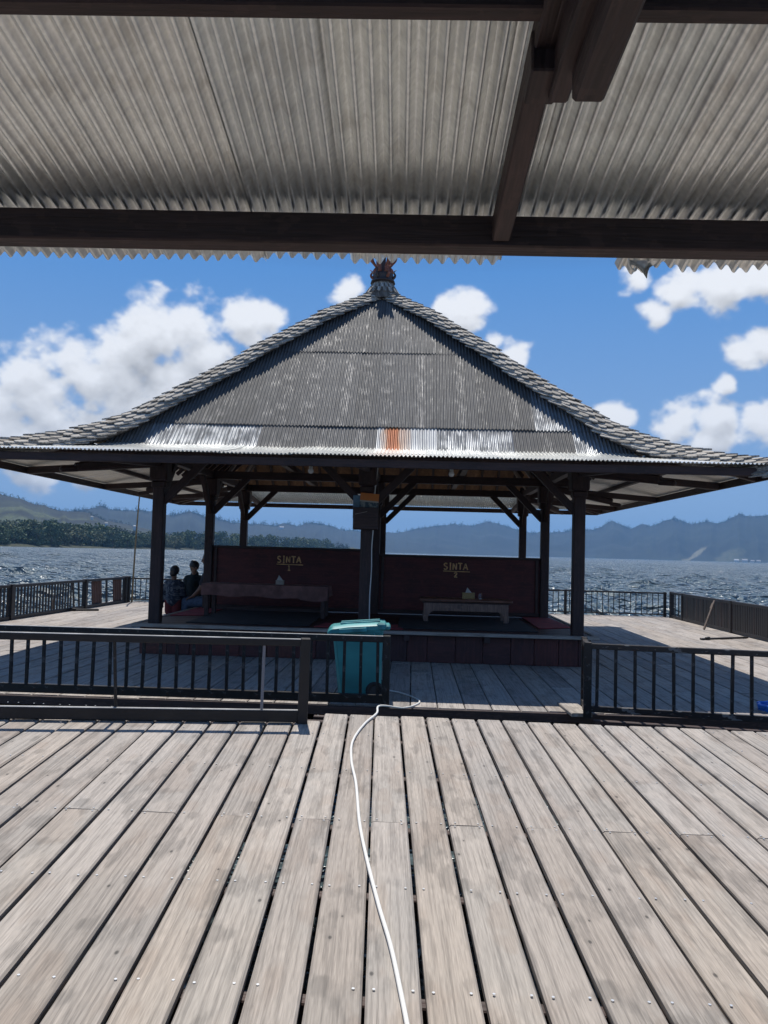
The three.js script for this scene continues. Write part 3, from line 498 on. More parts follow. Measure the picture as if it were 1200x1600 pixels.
  const ld = thing('loose_board', 'thin dark board lying on the sunlit deck near the picket railing', 'board', [5.65, 0, -16.46]); part(ld, 'board', beam([0, 0.02, 0], [1.15, 0.02, -0.66], 0.07, 0.03), railDark); part(ld, 'cleat', beam([0.1, 0.047, 0], [0.2, 0.047, -0.12], 0.05, 0.02), railDark);
  const ll = thing('loose_board', 'dark board lying on the deck by the broken left pickets', 'board', [-7.95, 0, -18.9]); part(ll, 'board', beam([0, 0.025, 0], [0.62, 0.025, -0.35], 0.13, 0.04), railDark); part(ll, 'cleat', beam([0.1, 0.055, -0.05], [0.18, 0.055, -0.1], 0.12, 0.02), railDark);
}
// ---------------------------------------------------------------- pavilion: 3 x 3 posts, pyramid roof with shingled hips
const pav = thing('pavilion', 'open timber pavilion with pyramid roof of corrugated metal and shingled hips', 'pavilion', [-0.68, 0, -15.05]);
const HALF = 5.1, PO = 3.05;
const roofY = t => t < 0.27 ? 2.70 + t / 0.27 * 0.222 : 2.922 + (t - 0.27) * 4.645;
const crestY = lineOf([[0, 2.80], [0.043, 2.83], [0.11, 2.92], [0.2, 3.09], [0.27, 3.28], [0.33, 3.475], [0.41, 3.85], [0.465, 4.10], [0.578, 4.62], [0.62, 4.85], [0.77, 5.52], [0.8, 5.68], [0.95, 6.24], [1, 6.40]]);
const spin = (g, k) => g.rotateY(k * Math.PI / 2);
function sheet(x0, x1, t0, t1, { pitch = 0.05, amp = 0.009, seg = 6, lift = 0, dx = 0, tilt = 0, rows = 6, off = 0, u0 } = {}) {   // one corrugated sheet of a slope, in the front slope's frame
  const n = Math.max(2, Math.round((x1 - x0) / pitch * seg)), uo = R() * 3, vo = R() * 3;
  return grid(n, rows, (u, v) => {
    const x = lerp(x0, x1, u) + dx * v, tm_ = Math.max(t0 + 0.002, Math.min(t1, 1 - Math.abs(x) / HALF)), t = lerp(t0, tm_, v), o = HALF * (1 - t) + off;
    return [x, roofY(Math.max(0, t)) + lift + tilt * (u - 0.5) + amp * Math.sin(x / pitch * 2 * Math.PI), o + amp * 0.6 * Math.sin(x / pitch * 2 * Math.PI) * (t > 0.27 ? 1 : 0.2)];
  }, (u, v, p) => [u0 === undefined ? p[0] + uo : p[0] - u0, (p[1] * 1.2 + (HALF - p[2]) * 0.5) + vo]);
}
{
  // front slope: flared eave row, then three rows of sheets, each lapping the one below
  const row = (t0, t1, cuts, mats, lift, o = {}) => { for (let i = 0; i + 1 < cuts.length; i++) { const m = part(pav, 'roof_sheet', sheet(cuts[i] - 0.02, cuts[i + 1] + 0.02, t0, t1, { lift: lift + rr(-0.002, 0.004) + (i % 2) * 0.004, tilt: rr(-0.004, 0.004), ...o, ...(mats(i) === roofRust ? { u0: cuts[i] } : {}) }), mats(i)); if (mats(i) === roofRust) m.userData.label = 'bright sheet with an orange rust streak'; } };
  const cuts = (n, w) => Array.from({ length: n + 1 }, (_, i) => -w + 2 * w * i / n);
  row(-0.012, 0.28, cuts(12, 5.12), i => galvMats[i % 4], 0.004, { amp: 0.011, rows: 5 });
  row(0.262, 0.372, [-3.72, -3.1, -2.35, -1.5, -0.75, 0.15, 0.95, 1.5, 2.02, 2.9, 3.72], i => [roofMats[1], roofBrightM, roofBrightM, roofMats[0], roofMats[1], roofRust, roofBrightM, roofBrightM, roofMats[2], roofBrightM][i], 0.012);
  row(0.35, 0.68, [-3.26, -2.5, -1.75, -1.0, -0.25, 0.12, 0.9, 1.6, 2.35, 3.26], i => [roofMats[0], roofMats[2], roofMats[0], roofMats[1], roofMats[0], roofMats[1], roofMats[0], roofMats[2], roofBrightM][i], 0.034);
  row(0.66, 0.99, [-1.72, -1.0, -0.2, 0.12, 0.95, 1.72], i => roofMats[(i * 2 + 1) % 3], 0.046);
  // undersides: soffit panels at the eaves of the side slopes, corrugated at the back, laths above
  const quad = (k, x0, x1, t0, t1, lift) => spin(grid(8, 6, (u, v) => { const t = lerp(t0, t1, v), w = HALF * (1 - t), x = clamp(lerp(x0, x1, u), -w, w); return [x, roofY(t) + lift, w]; }, (u, v, p) => [p[0] + x0, v * 1.4]), k);
  for (const k of [1, 3]) {
    for (const [a, b] of [[-5.1, -3.59], [-3.6, -2.04], [-2.05, -0.51], [-0.52, 1.01], [1.0, 2.51], [2.5, 3.91], [3.9, 5.1]]) part(pav, 'soffit_panel', quad(k, a, b, 0.0, 0.3, -0.02 - rr(0, 0.006)), soffit);
  }
  for (const [a, b] of [[-5.1, -3.4], [-3.42, -1.7], [-1.72, 0.02], [0, 1.72], [1.7, 3.42], [3.4, 5.1]]) part(pav, 'eave_sheet', spin(sheet(a, b, -0.005, 0.3, { lift: -0.01 - rr(0, 0.006), amp: 0.011 }), 2), galvMats[1]);
  for (const k of [0, 1, 2, 3]) part(pav, 'lath_ceiling', quad(k, -5.1, 5.1, k ? 0.285 : 0.3, 0.985, -0.03), lath);
  // shingled courses over the side and back slopes
  for (const k of [1, 2, 3]) {
    const gs = []; let y0 = null;
    for (let i = 0; i < 24; i++) { const ta = i / 24.5, tb = (i + 1.25) / 24.5; gs.push(spin(grid(24, 1, (u, v) => { const t = lerp(ta, Math.min(tb, 0.985), v), w = HALF * (1 - t), x = lerp(-w, w, u); return [x, roofY(t) + 0.05 + 0.035 * (1 - v) + 0.012 * (n3(u * 24 + i * 3, i, k) - 0.5), w + 0.02]; }, (u, v, p) => [p[0], v * 0.3 + i]), k)); }
    const m = part(pav, 'shingle_courses', gs, shingleMats[1]); m.userData.kind = 'stuff';
  }
  // fascia boards
  for (const k of [0, 1, 2, 3]) part(pav, 'fascia', spin(at(box(k % 2 ? 10.12 : 10.2, 0.10, 0.035), 0, 2.618, HALF - 0.045), k), timber);
  // hip rolls of overlapping wooden shingles
  const shape = new THREE.Shape([[-0.036, 0], [-0.038, 0.26], [0.038, 0.26], [0.036, 0], [0.018, -0.05], [-0.014, -0.055]].map(p => new THREE.Vector2(...p)));
  const slab = [0, 1, 2].map(i => { const g = new THREE.ExtrudeGeometry(shape, { depth: 0.014 + i * 0.003, bevelEnabled: false }); g.rotateX(-Math.PI / 2); g.scale(1 - i * 0.07, 1, 1 - i * 0.05); return g; });   // lies in xz, point towards +z, thickness up
  for (const [hx, hz] of [[-1, 1], [1, 1], [-1, -1], [1, -1]]) {
    const front = hz > 0;
    const P = t => V(hx * HALF * (1 - t), crestY(t), hz * HALF * (1 - t));
    const out = V(hx, 0, hz).normalize(), lat = V(-hx, 0, hz).normalize();       // lat leans to the front side
    // core
    const sec = [[0.0, -0.035], [0.12, -0.085], [0.225, -0.19], [0.235, -0.26], [0.10, -0.33], [-0.12, -0.33], [-0.24, -0.22], [-0.12, -0.085]];
    const core = grid(sec.length, 40, (u, v) => { const t = v * 0.985, p = P(t), [l, d] = sec[Math.round(u * sec.length) % sec.length], s = 1 - 0.35 * t; return [p.x + lat.x * l * s, Math.max(p.y + d * s, 2.70 + 0.3 * t), p.z + lat.z * l * s]; }, (u, v) => [u * 1.5, v * 8]);
    const hip = part(pav, 'hip_roll', core, shingleDark, 'curved hip roll covered in grey wooden shingles');
    if (!front) continue;
    const N = 48;
    for (let i = 0; i < N; i++) {
      const t = 0.975 - (i / (N - 1)) * 0.972, p = P(t), q = P(Math.max(0, t - 0.02)), tan = q.sub(P(t + 0.02)).normalize();
      const s = 1 - 0.35 * t;
      const cross = [[-0.075, -0.04], [-0.005, -0.006], [0.068, -0.032], [0.138, -0.076], [0.20, -0.135], [0.242, -0.205]];
      cross.forEach(([l, d], j) => {
        const tilt = j < 1 ? 0.45 : j > 1 ? -0.25 - (j - 1) * 0.13 : 0;
        // shallower than the hip by the thickness of the shingle below
        const z = tan.clone(); z.y += 0.16 + rr(-0.03, 0.03); z.addScaledVector(lat, rr(-0.05, 0.05)).normalize();
        let x = lat.clone().addScaledVector(V(0, 1, 0), tilt).normalize(); const y = z.clone().cross(x).normalize(); if (y.y < 0) y.negate(); x = y.clone().cross(z);
        const m = part(hip, 'shingle', pick(slab), shingleMats[[0, 2, 0, 1, 2, 0, 1, 3][Math.floor(R() * 8)]]);
        m.matrixAutoUpdate = true; m.quaternion.setFromRotationMatrix(new THREE.Matrix4().makeBasis(x, y, z));
        m.position.copy(p).addScaledVector(lat, (l + rr(-0.008, 0.008)) * s).add(V(0, d * s - 0.012 + rr(-0.006, 0.006), 0)).addScaledVector(tan, ((j % 2) * 0.5) * 0.20 + rr(-0.02, 0.02));
        m.scale.setScalar(1); m.scale.set(s * rr(0.92, 1.08), 1, rr(0.9, 1.08));
      });
    }
  }
  // cap of shingle rings under the finial
  const cap = part(pav, 'roof_cap', new THREE.LatheGeometry([[0, 6.55], [0.14, 6.52], [0.26, 6.36], [0.36, 6.16], [0.34, 6.12], [0, 6.3]].map(p => new THREE.Vector2(...p)), 20), shingleDark);
  for (let ring = 0; ring < 4; ring++) for (let i = 0; i < 18; i++) {
    const a = (i + (ring % 2) / 2) / 18 * 6.283, r0 = 0.11 + ring * 0.068, y = 6.565 - ring * 0.098, m = part(cap, 'shingle', slab[i % 3], shingleMats[(i * 7 + ring) % 4]);
    m.position.set(Math.sin(a) * r0, y, Math.cos(a) * r0); m.rotation.set(0.95, a, 0, 'YXZ'); m.scale.set(0.85, 1, 0.4);
  }
  // finial: carved crown of scrolls
  const fin = part(pav, 'finial', new THREE.LatheGeometry([[0, 6.48], [0.23, 6.49], [0.215, 6.54], [0.17, 6.56], [0.185, 6.62], [0.19, 6.66], [0.12, 6.69], [0.05, 6.72], [0.045, 7.1], [0.075, 7.14], [0.05, 7.2], [0, 7.24]].map(p => new THREE.Vector2(...p)), 20), finialDark, 'carved red-brown crown finial');
  for (let i = 0; i < 6; i++) {
    const a = i / 6 * 6.283, c = Math.cos(a), s = Math.sin(a), pt = (r, y) => [c * r, y, s * r];
    part(fin, 'scroll', taperTube([pt(0.09, 6.66), pt(0.15, 6.72), pt(0.115, 6.79), pt(0.16, 6.85), pt(0.215, 6.94), pt(0.215, 7.03), pt(0.17, 7.10), pt(0.10, 7.09), pt(0.10, 7.03)], t => 0.040 * (1 - 0.5 * t) + 0.008 * Math.sin(t * 14), 7, 36), finialRed);
    part(fin, 'leaf', taperTube([pt(0.17, 6.58), pt(0.225, 6.64), pt(0.20, 6.71), pt(0.245, 6.75)], t => 0.034 * (1 - 0.85 * t), 6, 12), i % 2 ? finialRed : finialDark);
    part(fin, 'pale_bead', at(new THREE.SphereGeometry(0.016, 8, 6), c * 0.19, 6.69, s * 0.19), ochre);
  }
  part(fin, 'tip_ring', at(new THREE.TorusGeometry(0.085, 0.022, 6, 20).rotateX(Math.PI / 2), 0, 7.16, 0), finialRed);
}
{
  // posts with thicker heads, plates, tie beams, knee braces
  const rows = [-PO, 0, PO];
  for (const x of rows) for (const z of rows) {
    const w = z > 0 ? 0.165 : 0.15, base = 0.40;
    const p = part(pav, 'post', at(box(w, 2.92 - base, w, 0.012), 0, (2.92 + base) / 2, 0), timber); p.position.set(x, 0, z);
    part(p, 'post_head', at(box(0.26, 0.32, 0.26, 0.02), 0, 2.66, 0), timber); part(p, 'head_collar', at(box(0.215, 0.1, 0.215, 0.02), 0, 2.45, 0), timber);
    for (const [dx, dz] of [[1, 0], [-1, 0], [0, 1], [0, -1]]) {
      if (Math.abs(x + dx * 3) > 3.2 || Math.abs(z + dz * 3) > 3.2) continue;
      part(pav, 'knee_brace', beam([x + dx * 0.05, 2.2, z + dz * 0.05], [x + dx * 0.68, 2.84, z + dz * 0.68], 0.075, 0.11), timber);
    }
  }
  for (const z of rows) part(pav, 'tie_beam', at(box(6.9, 0.14, 0.12), 0, 2.88, z), timber);
  for (const x of rows) part(pav, 'wall_plate', at(box(0.116, 0.13, 6.9), x, 2.885, 0), timber);
  for (const x of [-1.52, 1.52]) part(pav, 'cross_tie', at(box(0.1, 0.11, 6.6), x, 3.0, 0), timber);
  // outriggers carrying the eaves, and the purlin along them
  for (const k of [0, 1, 2, 3]) {
    for (const x of [...rows, -4.35, 4.35]) { if (Math.abs(x) > 4 && k % 2 === 0) continue; const inn = Math.abs(x) > 4 ? 4.3 : PO; part(pav, 'outrigger', spin(beam([x, Math.abs(x) > 4 ? 2.80 : 2.76, inn], [x, 2.615, HALF - 0.07], 0.075, 0.1), k), timber); }
    if (k !== 2) part(pav, 'eave_purlin', spin(at(box(8.7, 0.08, 0.07), 0, 2.80, HALF * 0.83), k), timber);
  }
  for (const [sx, sz] of [[1, 1], [-1, 1], [1, -1], [-1, -1]]) {
    part(pav, 'hip_rafter', beam([sx * 3.0, 2.98, sz * 3.0], [sx * 5.0, 2.64, sz * 5.0], 0.08, 0.1), timber);
    part(pav, 'hip_rafter', beam([sx * 3.0, 3.25, sz * 3.0], [sx * 0.3, 5.75, sz * 0.3], 0.09, 0.12), timber);
    const br = part(pav, 'bracket', beam([sx * 2.9, 2.86, sz * 2.9], [sx * 3.95, 2.60, sz * 3.95], 0.11, 0.12, 0.02), timber, 'carved beam end reaching out from a corner post');
    part(br, 'bracket_tip', beam([sx * 3.92, 2.575, sz * 3.92], [sx * 4.1, 2.55, sz * 4.1], 0.085, 0.075, 0.02), timber);
  }
  for (const sx of [-1, 1]) { const br = part(pav, 'bracket', beam([sx * 2.95, 2.83, 0.0], [sx * 4.25, 2.56, 0.0], 0.1, 0.11, 0.02), timber); part(br, 'bracket_tip', beam([sx * 4.2, 2.53, 0], [sx * 4.4, 2.50, 0], 0.08, 0.07, 0.02), timber); }
  // rafters under the laths of the back and side slopes
  for (const k of [1, 2, 3]) for (let x = -3.24; x <= 3.3; x += 0.36) { const tmax = Math.min(0.93, 1 - Math.abs(x) / HALF - 0.03); if (tmax > 0.33) part(pav, 'rafter', spin(beam([x, roofY(0.275) - 0.07, HALF * (1 - 0.275)], [x, roofY(tmax) - 0.07, HALF * (1 - tmax)], 0.05, 0.065, 0.003), k), timber); }
  // purlins inside the roof
  for (const k of [1, 2, 3]) for (const t of [0.42, 0.62]) part(pav, 'purlin', spin(at(box(2 * HALF * (1 - t) - 0.2, 0.08, 0.07), 0, roofY(t) - 0.145, HALF * (1 - t)), k), timber);
  for (const k of [1, 3]) for (const x of [-2.2, -0.9, 0.9, 2.2]) part(pav, 'strut', spin(beam([x, 2.93, 3.0], [x * 0.8, 3.55, 2.5], 0.06, 0.06), k), greyWood);
  // raised platform
  const pf_ = part(pav, 'platform', at(box(6.3, 0.09, 6.3), 0, 0.36, 0), timber);
  const fr = HALF * 0 + 3.25;
  for (let i = 0; i < 21; i++) { const m = part(pf_, 'floor_plank', plank(0.302, 0.03, 6.44), maroonMats[3]); m.rotation.y = Math.PI / 2; m.position.set(0, 0.437 + rr(-0.001, 0.001), -3.1 + i * 0.31); }
  for (const k of [0, 1, 2, 3]) {
    part(pf_, 'nosing', spin(at(box(k % 2 ? 6.48 : 6.62, 0.05, 0.07, 0.008), 0, 0.418, fr + 0.035), k), greyWood, 'worn grey edge board');
    for (let x = -3.22; x < 3.1;) { const w = Math.min(rr(0.22, 0.42), 3.22 - x); part(pf_, 'skirt_board', spin(at(box(w - 0.006, 0.385, 0.02, 0.003), x + w / 2, 0.197, fr - 0.055 - rr(0, 0.012)), k), pick(maroonMats)); x += w; }
  }
  for (const x of [-1.55, 0.62, 1.75]) part(pf_, 'joist_end', at(box(0.08, 0.085, 0.12), x, 0.348, fr - 0.01), timberRed);
  for (let i = -3; i <= 3; i++) part(pf_, 'stub_post', at(box(0.1, 0.31, 0.1), i, 0.157, 3.0), timber), part(pf_, 'stub_post', at(box(0.1, 0.31, 0.1), i, 0.157, -3.0), timber);
  // partition with its painted names
  const pan = (x0, x1, top, nm) => { const w = x1 - x0, p = part(pav, 'partition', at(box(w, top - 0.45, 0.035), (x0 + x1) / 2, (top + 0.45) / 2, 0), panelPaint, nm); part(p, 'cap_rail', at(box(w, 0.045, 0.08), (x0 + x1) / 2, top + 0.0, 0), timber); part(p, 'bottom_rail', at(box(w, 0.06, 0.07), (x0 + x1) / 2, 0.49, 0.0), timber); part(p, 'edge_batten', at(box(0.05, top - 0.53, 0.03), x0 + 0.06, (top + 0.49) / 2, 0.033), timberRed); part(p, 'edge_batten', at(box(0.05, top - 0.53, 0.03), x1 - 0.06, (top + 0.49) / 2, 0.033), timberRed); return p; };
  const pl = pan(-2.975, -0.075, 1.57, 'maroon partition panel lettered SINTA 1'), pr = pan(0.075, 2.975, 1.49, 'maroon partition panel lettered SINTA 2');
  const LET = { S: [[[0.8, 0.88], [0.55, 1], [0.2, 0.93], [0.08, 0.74], [0.28, 0.56], [0.66, 0.46], [0.85, 0.27], [0.68, 0.05], [0.32, 0], [0.05, 0.14]]], I: [[[0.5, 0], [0.5, 1]], [[0.32, 0], [0.68, 0]], [[0.32, 1], [0.68, 1]]], N: [[[0.08, 0], [0.1, 1], [0.85, 0.02], [0.86, 1]]], T: [[[0, 1], [1, 0.98]], [[0.5, 0.99], [0.5, 0]]], A: [[[0, 0], [0.5, 1], [1, 0]], [[0.2, 0.36], [0.8, 0.36]]], '1': [[[0.3, 0.8], [0.5, 1], [0.5, 0]], [[0.2, 0], [0.8, 0]]], '2': [[[0.1, 0.78], [0.35, 1], [0.75, 0.92], [0.78, 0.66], [0.4, 0.34], [0.1, 0.05], [0.35, 0.08], [0.9, 0]]] };
  const write = (p, text, x, y, h, w, gap, extra = []) => {
    const gs = []; const line = (a, b, th) => gs.push(beam([a[0], a[1], 0.0195], [b[0], b[1], 0.0195], th, 0.004, 0.0005, [0, 0, 1]));
    for (const ch of text) { const cw = ch === 'I' ? w * 0.62 : w, ox = ch === 'I' ? x - w * 0.19 : x; for (const pl_ of LET[ch]) for (let i = 1; i < pl_.length; i++) line([ox + pl_[i - 1][0] * w, y + pl_[i - 1][1] * h + rr(-0.002, 0.002)], [ox + pl_[i][0] * w, y + pl_[i][1] * h + rr(-0.002, 0.002)], 0.022); x += cw + gap; }
    for (const [a, b] of extra) line(a, b, 0.014);
    return gs;
  };
  const words = (p, x, y, dig) => part(p, 'lettering', [...write(p, 'SINTA', x, y, 0.115, 0.078, 0.018), ...write(p, dig, x + 0.185, y - 0.135, 0.085, 0.07, 0, [[[x - 0.01, y - 0.028], [x + 0.475, y - 0.034]]])], ochre, 'hand-painted ochre lettering');
  words(pl, -2.467 + 0.68, 1.308, '1'); words(pr, 0.56 + 0.68, 1.265, '2');
  // light conduit along the front beam
  for (const [a, b] of [[-2.4, -0.25], [0.12, 1.95]]) part(pav, 'conduit', tube([[a, 2.80, PO + 0.075], [(a + b) / 2, 2.797, PO + 0.075], [b, 2.80, PO + 0.075]], 0.011, 6, 4), white);
  part(pav, 'cable', tube([[0.145, 2.82, PO + 0.09], [0.11, 2.4, PO + 0.095], [0.10, 1.9, PO + 0.095], [0.085, 1.62, PO + 0.1], [0.09, 1.3, PO + 0.1], [0.075, 0.9, PO + 0.1], [0.08, 0.46, PO + 0.1]], 0.009, 6, 40), white, 'white power cable running down the centre post');
}
// ---------------------------------------------------------------- things on and around the pavilion
for (const [x, label] of [[-1.51, 'unlit white bulb above the bench-like covered table'], [0.525, 'unlit white bulb above the low carved table']]) {
  const g = thing('light_bulb', label, 'bulb', [x, 2.71, -11.92], 'bulbs hung under the front beam');
  part(g, 'socket', at(new THREE.CylinderGeometry(0.024, 0.03, 0.08, 12), 0, 0.055, 0), white);
  part(g, 'bulb', new THREE.LatheGeometry([[0, -0.055], [0.028, -0.047], [0.042, -0.02], [0.036, 0.008], [0.022, 0.025], [0, 0.027]].map(p => new THREE.Vector2(...p)), 16), bulbGlass);
}
{ // menu holder on the front centre post
  const g = thing('menu_holder', 'brown wall box holding menus on the centre front post', 'box', [-0.69, 1.87, -11.92]);
  part(g, 'back_panel', at(box(0.36, 0.34, 0.015), 0, 0.16, 0.02), timberRed); part(g, 'front_panel', at(box(0.36, 0.31, 0.015), 0, 0.155, 0.12), timberRed);
  for (const s of [-1, 1]) part(g, 'side_panel', at(box(0.015, 0.31, 0.086), s * 0.17, 0.155, 0.07), timberRed);
  part(g, 'bottom_panel', at(box(0.33, 0.015, 0.086), 0, 0.012, 0.07), timberRed); part(g, 'scratch', beam([-0.15, 0.21, 0.1285], [0.02, 0.25, 0.1285], 0.006, 0.002, 0.0005, [0, 0, 1]), greyWood);
  const menuTex = tex(256, 256, (u, v) => { const n = pf(u * 8, v * 8, 8, 8, 5, 5); return v > 0.72 ? [0.78, 0.42 + 0.05 * n, 0.15] : v > 0.66 ? [0.62, 0.6, 0.56] : mix3([0.2, 0.27, 0.3], [0.5, 0.52, 0.5], sstep(0.45, 0.62, n)); });
  const book = thing('menu_card', 'orange-topped menu card standing tilted in the brown wall box', 'menu', [-0.665, 2.02, -11.86]);
  const bg = at(new THREE.BoxGeometry(0.27, 0.375, 0.012), 0, 0.18, 0); part(book, 'cover', bg, M({ map: menuTex, roughness: 0.5 })); part(book, 'pages', at(box(0.258, 0.36, 0.008, 0.001), 0, 0.18, -0.0105), white); book.rotation.z = -0.07; book.rotation.x = -0.05;
  const b2 = thing('menu_card', 'blue menu card behind the orange one in the wall box', 'menu', [-0.82, 2.02, -11.88]); part(b2, 'cover', at(box(0.12, 0.335, 0.012, 0.002), 0, 0.17, 0), M({ map: mottle, rgb: [0.12, 0.24, 0.34], roughness: 0.5 })); part(b2, 'pages', at(box(0.11, 0.32, 0.008, 0.001), 0, 0.17, -0.0105), white);
}
{ // long table under a cloth, and the low carved one
  const t = thing('long_table', 'long table under a brown cloth in front of SINTA 1', 'table', [-2.39, 0.44, -13.7]);
  part(t, 'tabletop', at(box(2.02, 0.035, 0.6), 0, 0.5, 0), tableWood);
  for (const x of [-0.95, 0.95]) for (const z of [-0.25, 0.26]) part(t, 'leg', at(box(0.065, 0.48, 0.065), x, 0.241, z), timberRed);
  for (const z of [-0.25, 0.26]) part(t, 'apron', at(box(1.84, 0.09, 0.025), 0, 0.43, z), timberRed);
  part(t, 'stretcher', at(box(1.84, 0.05, 0.03), 0, 0.1, -0.25), timberRed);
  const c = tag(new THREE.Group(), 'plain brown cloth hanging over the front of the long table', 'tablecloth'); c.name = 'table_cloth'; c.position.set(-2.39, 0.44, -13.7); scene.add(c);
  const wav = x => 0.03 * (n3(x * 1.8 + 4, 1, 2) - 0.5) + 0.012 * Math.sin(x * 9);
  part(c, 'top_cloth', grid(40, 6, (u, v) => [lerp(-1.03, 1.03, u), 0.5225 + 0.002 * n3(u * 30, v * 6, 1), lerp(-0.32, 0.325, v)]), cloth);
  part(c, 'front_drop', grid(80, 10, (u, v) => { const x = lerp(-1.03, 1.03, u), d = v * (0.20 + wav(x) - (Math.abs(u - 0.9) < 0.12 ? -0.02 : 0)); return [x, 0.523 - d, 0.325 + 0.012 * v + 0.018 * v * v * Math.sin(x * 7 + 2) + 0.01 * v * Math.sin(x * 19)]; }, (u, v) => [u * 2, v * 0.2]), cloth);
  part(c, 'side_drop', grid(20, 8, (u, v) => [1.03 + 0.012 * v + 0.012 * v * Math.sin(u * 14), 0.522 - v * 0.17, lerp(-0.32, 0.325, u)], (u, v) => [u, v * 0.2]), cloth);
  const l = thing('low_table', 'low wooden table with curved feet in front of SINTA 2', 'table', [0.88, 0.44, -13.78]);
  part(l, 'tabletop', at(box(1.5, 0.045, 0.62, 0.012), 0, 0.355, 0), tableWood); part(l, 'tabletop_rim', at(box(1.42, 0.025, 0.56), 0, 0.318, 0), timberRed);
  const foot = (w) => { const s = new THREE.Shape(); s.moveTo(-w, 0.305); s.lineTo(w, 0.305); s.lineTo(w, 0.13); s.bezierCurveTo(w + 0.02, 0.08, w + 0.015, 0.03, w - 0.015, 0); s.lineTo(w - 0.075, 0); s.bezierCurveTo(w - 0.05, 0.05, w - 0.06, 0.11, w - 0.1, 0.15); s.bezierCurveTo(w - 0.13, 0.18, w - 0.16, 0.185, w - 0.2, 0.185); s.lineTo(-w + 0.2, 0.185); s.bezierCurveTo(-w + 0.16, 0.185, -w + 0.13, 0.18, -w + 0.1, 0.15); s.bezierCurveTo(-w + 0.06, 0.11, -w + 0.05, 0.05, -w + 0.075, 0); s.lineTo(-w + 0.015, 0); s.bezierCurveTo(-w - 0.015, 0.03, -w - 0.02, 0.08, -w, 0.13); s.closePath(); return new THREE.ExtrudeGeometry(s, { depth: 0.035, bevelEnabled: true, bevelSize: 0.004, bevelThickness: 0.004, bevelSegments: 1 }); };
  part(l, 'front_frame', at(foot(0.68), 0, 0, 0.235), tableGrey, 'apron running into curved feet'); part(l, 'rear_frame', at(foot(0.68), 0, 0, -0.275), tableGrey);
  for (const x of [-0.655, 0.655]) part(l, 'side_apron', at(box(0.03, 0.12, 0.46), x, 0.24, -0.02), tableGrey);
}
function tissueBox(pos, w, h, label, mat) {
  const g = thing('tissue_box', label, 'tissue box', pos, 'tissue boxes on the tables');
  part(g, 'box', at(box(w, h, w * 0.62, 0.004), 0, h / 2, 0), mat); part(g, 'lid', at(box(w * 1.04, h * 0.16, w * 0.66, 0.003), 0, h * 0.96, 0), mat);
  part(g, 'tissue', grid(10, 8, (u, v) => { const a = u * 6.283, r = 0.05 * (1 - v) * (1 + 0.35 * Math.sin(a * 3)) + 0.004; return [Math.cos(a) * r * 0.9 - v * 0.02, h * 1.04 + v * 0.075 + 0.01 * Math.sin(a * 2) * v, Math.sin(a) * r * 0.5]; }), white);
}
const strawTex = tex(128, 128, (u, v) => { const a = Math.sin(u * 60) * Math.sin(v * 40), n = pf(u * 20, v * 20, 20, 20, 4, 3); return mul3([0.72, 0.62, 0.43], 0.7 + 0.2 * (a > 0 ? 1 : 0) + 0.3 * (n - 0.3)); });
const straw = M({ map: uvS(strawTex, 6, 6), roughness: 0.8 });
tissueBox([-2.2, 0.963, -13.75], 0.13, 0.07, 'small tissue box on the cloth-covered long table', M({ map: mottle, rgb: [0.5, 0.45, 0.38] }));
tissueBox([0.93, 0.8175, -13.78], 0.2, 0.095, 'straw-coloured tissue box on the low carved table', straw);
{
  const g = thing('drinking_glass', 'small clear glass beside the straw tissue box', 'glass', [1.13, 0.8175, -13.78]);
  part(g, 'wall', new THREE.LatheGeometry([[0.030, 0.006], [0.036, 0.09]].map(p => new THREE.Vector2(...p)), 18), new THREE.MeshPhysicalMaterial({ transmission: 1, roughness: 0.05, thickness: 0, side: THREE.DoubleSide }));
  part(g, 'base', at(new THREE.CylinderGeometry(0.03, 0.03, 0.008, 18), 0, 0.004, 0), M({ rgb: [0.5, 0.52, 0.5], roughness: 0.2 }));
}
// mats
function mat(name, label, pts, m, y = 0.4395) { const s = new THREE.Shape(pts.map(p => new THREE.Vector2(p[0], -p[1]))), g = new THREE.ExtrudeGeometry(s, { depth: 0.008, bevelEnabled: true, bevelSize: 0.003, bevelThickness: 0.002, bevelSegments: 1 }); g.rotateX(-Math.PI / 2); const cx = pts[0][0], cz = pts[0][1]; g.translate(-cx, 0, -cz); const o = new THREE.Mesh(g, m); o.name = numbered(name); o.position.set(cx, y + 0.0025, cz); o.castShadow = o.receiveShadow = true; tag(o, label, 'mat', 'mats on the platform'); scene.add(o); }
mat('floor_mat', 'wide dark mat under the long covered table', [[-3.3, -12.1], [-1.5, -12.1], [-1.5, -14.7], [-3.3, -14.7]], matDark);
mat('floor_mat', 'wide dark mat under the low carved table', [[-0.2, -12.2], [1.85, -12.2], [1.85, -14.7], [-0.2, -14.7]], matDark);
mat('floor_mat', 'faded red mat by the seated people', [[-3.86, -13.2], [-3.4, -13.45], [-3.42, -16.2], [-3.88, -16.2]], matRed);
mat('floor_mat', 'red mat at the right-hand post of the platform', [[1.95, -12.75], [2.5, -13.15], [2.44, -15.4], [1.98, -15.0]], matRed);
mat('floor_mat', 'red mat at the platform edge behind the teal bin', [[-1.4, -12.0], [-0.12, -12.0], [-0.2, -12.65], [-1.3, -12.65]], matRed);

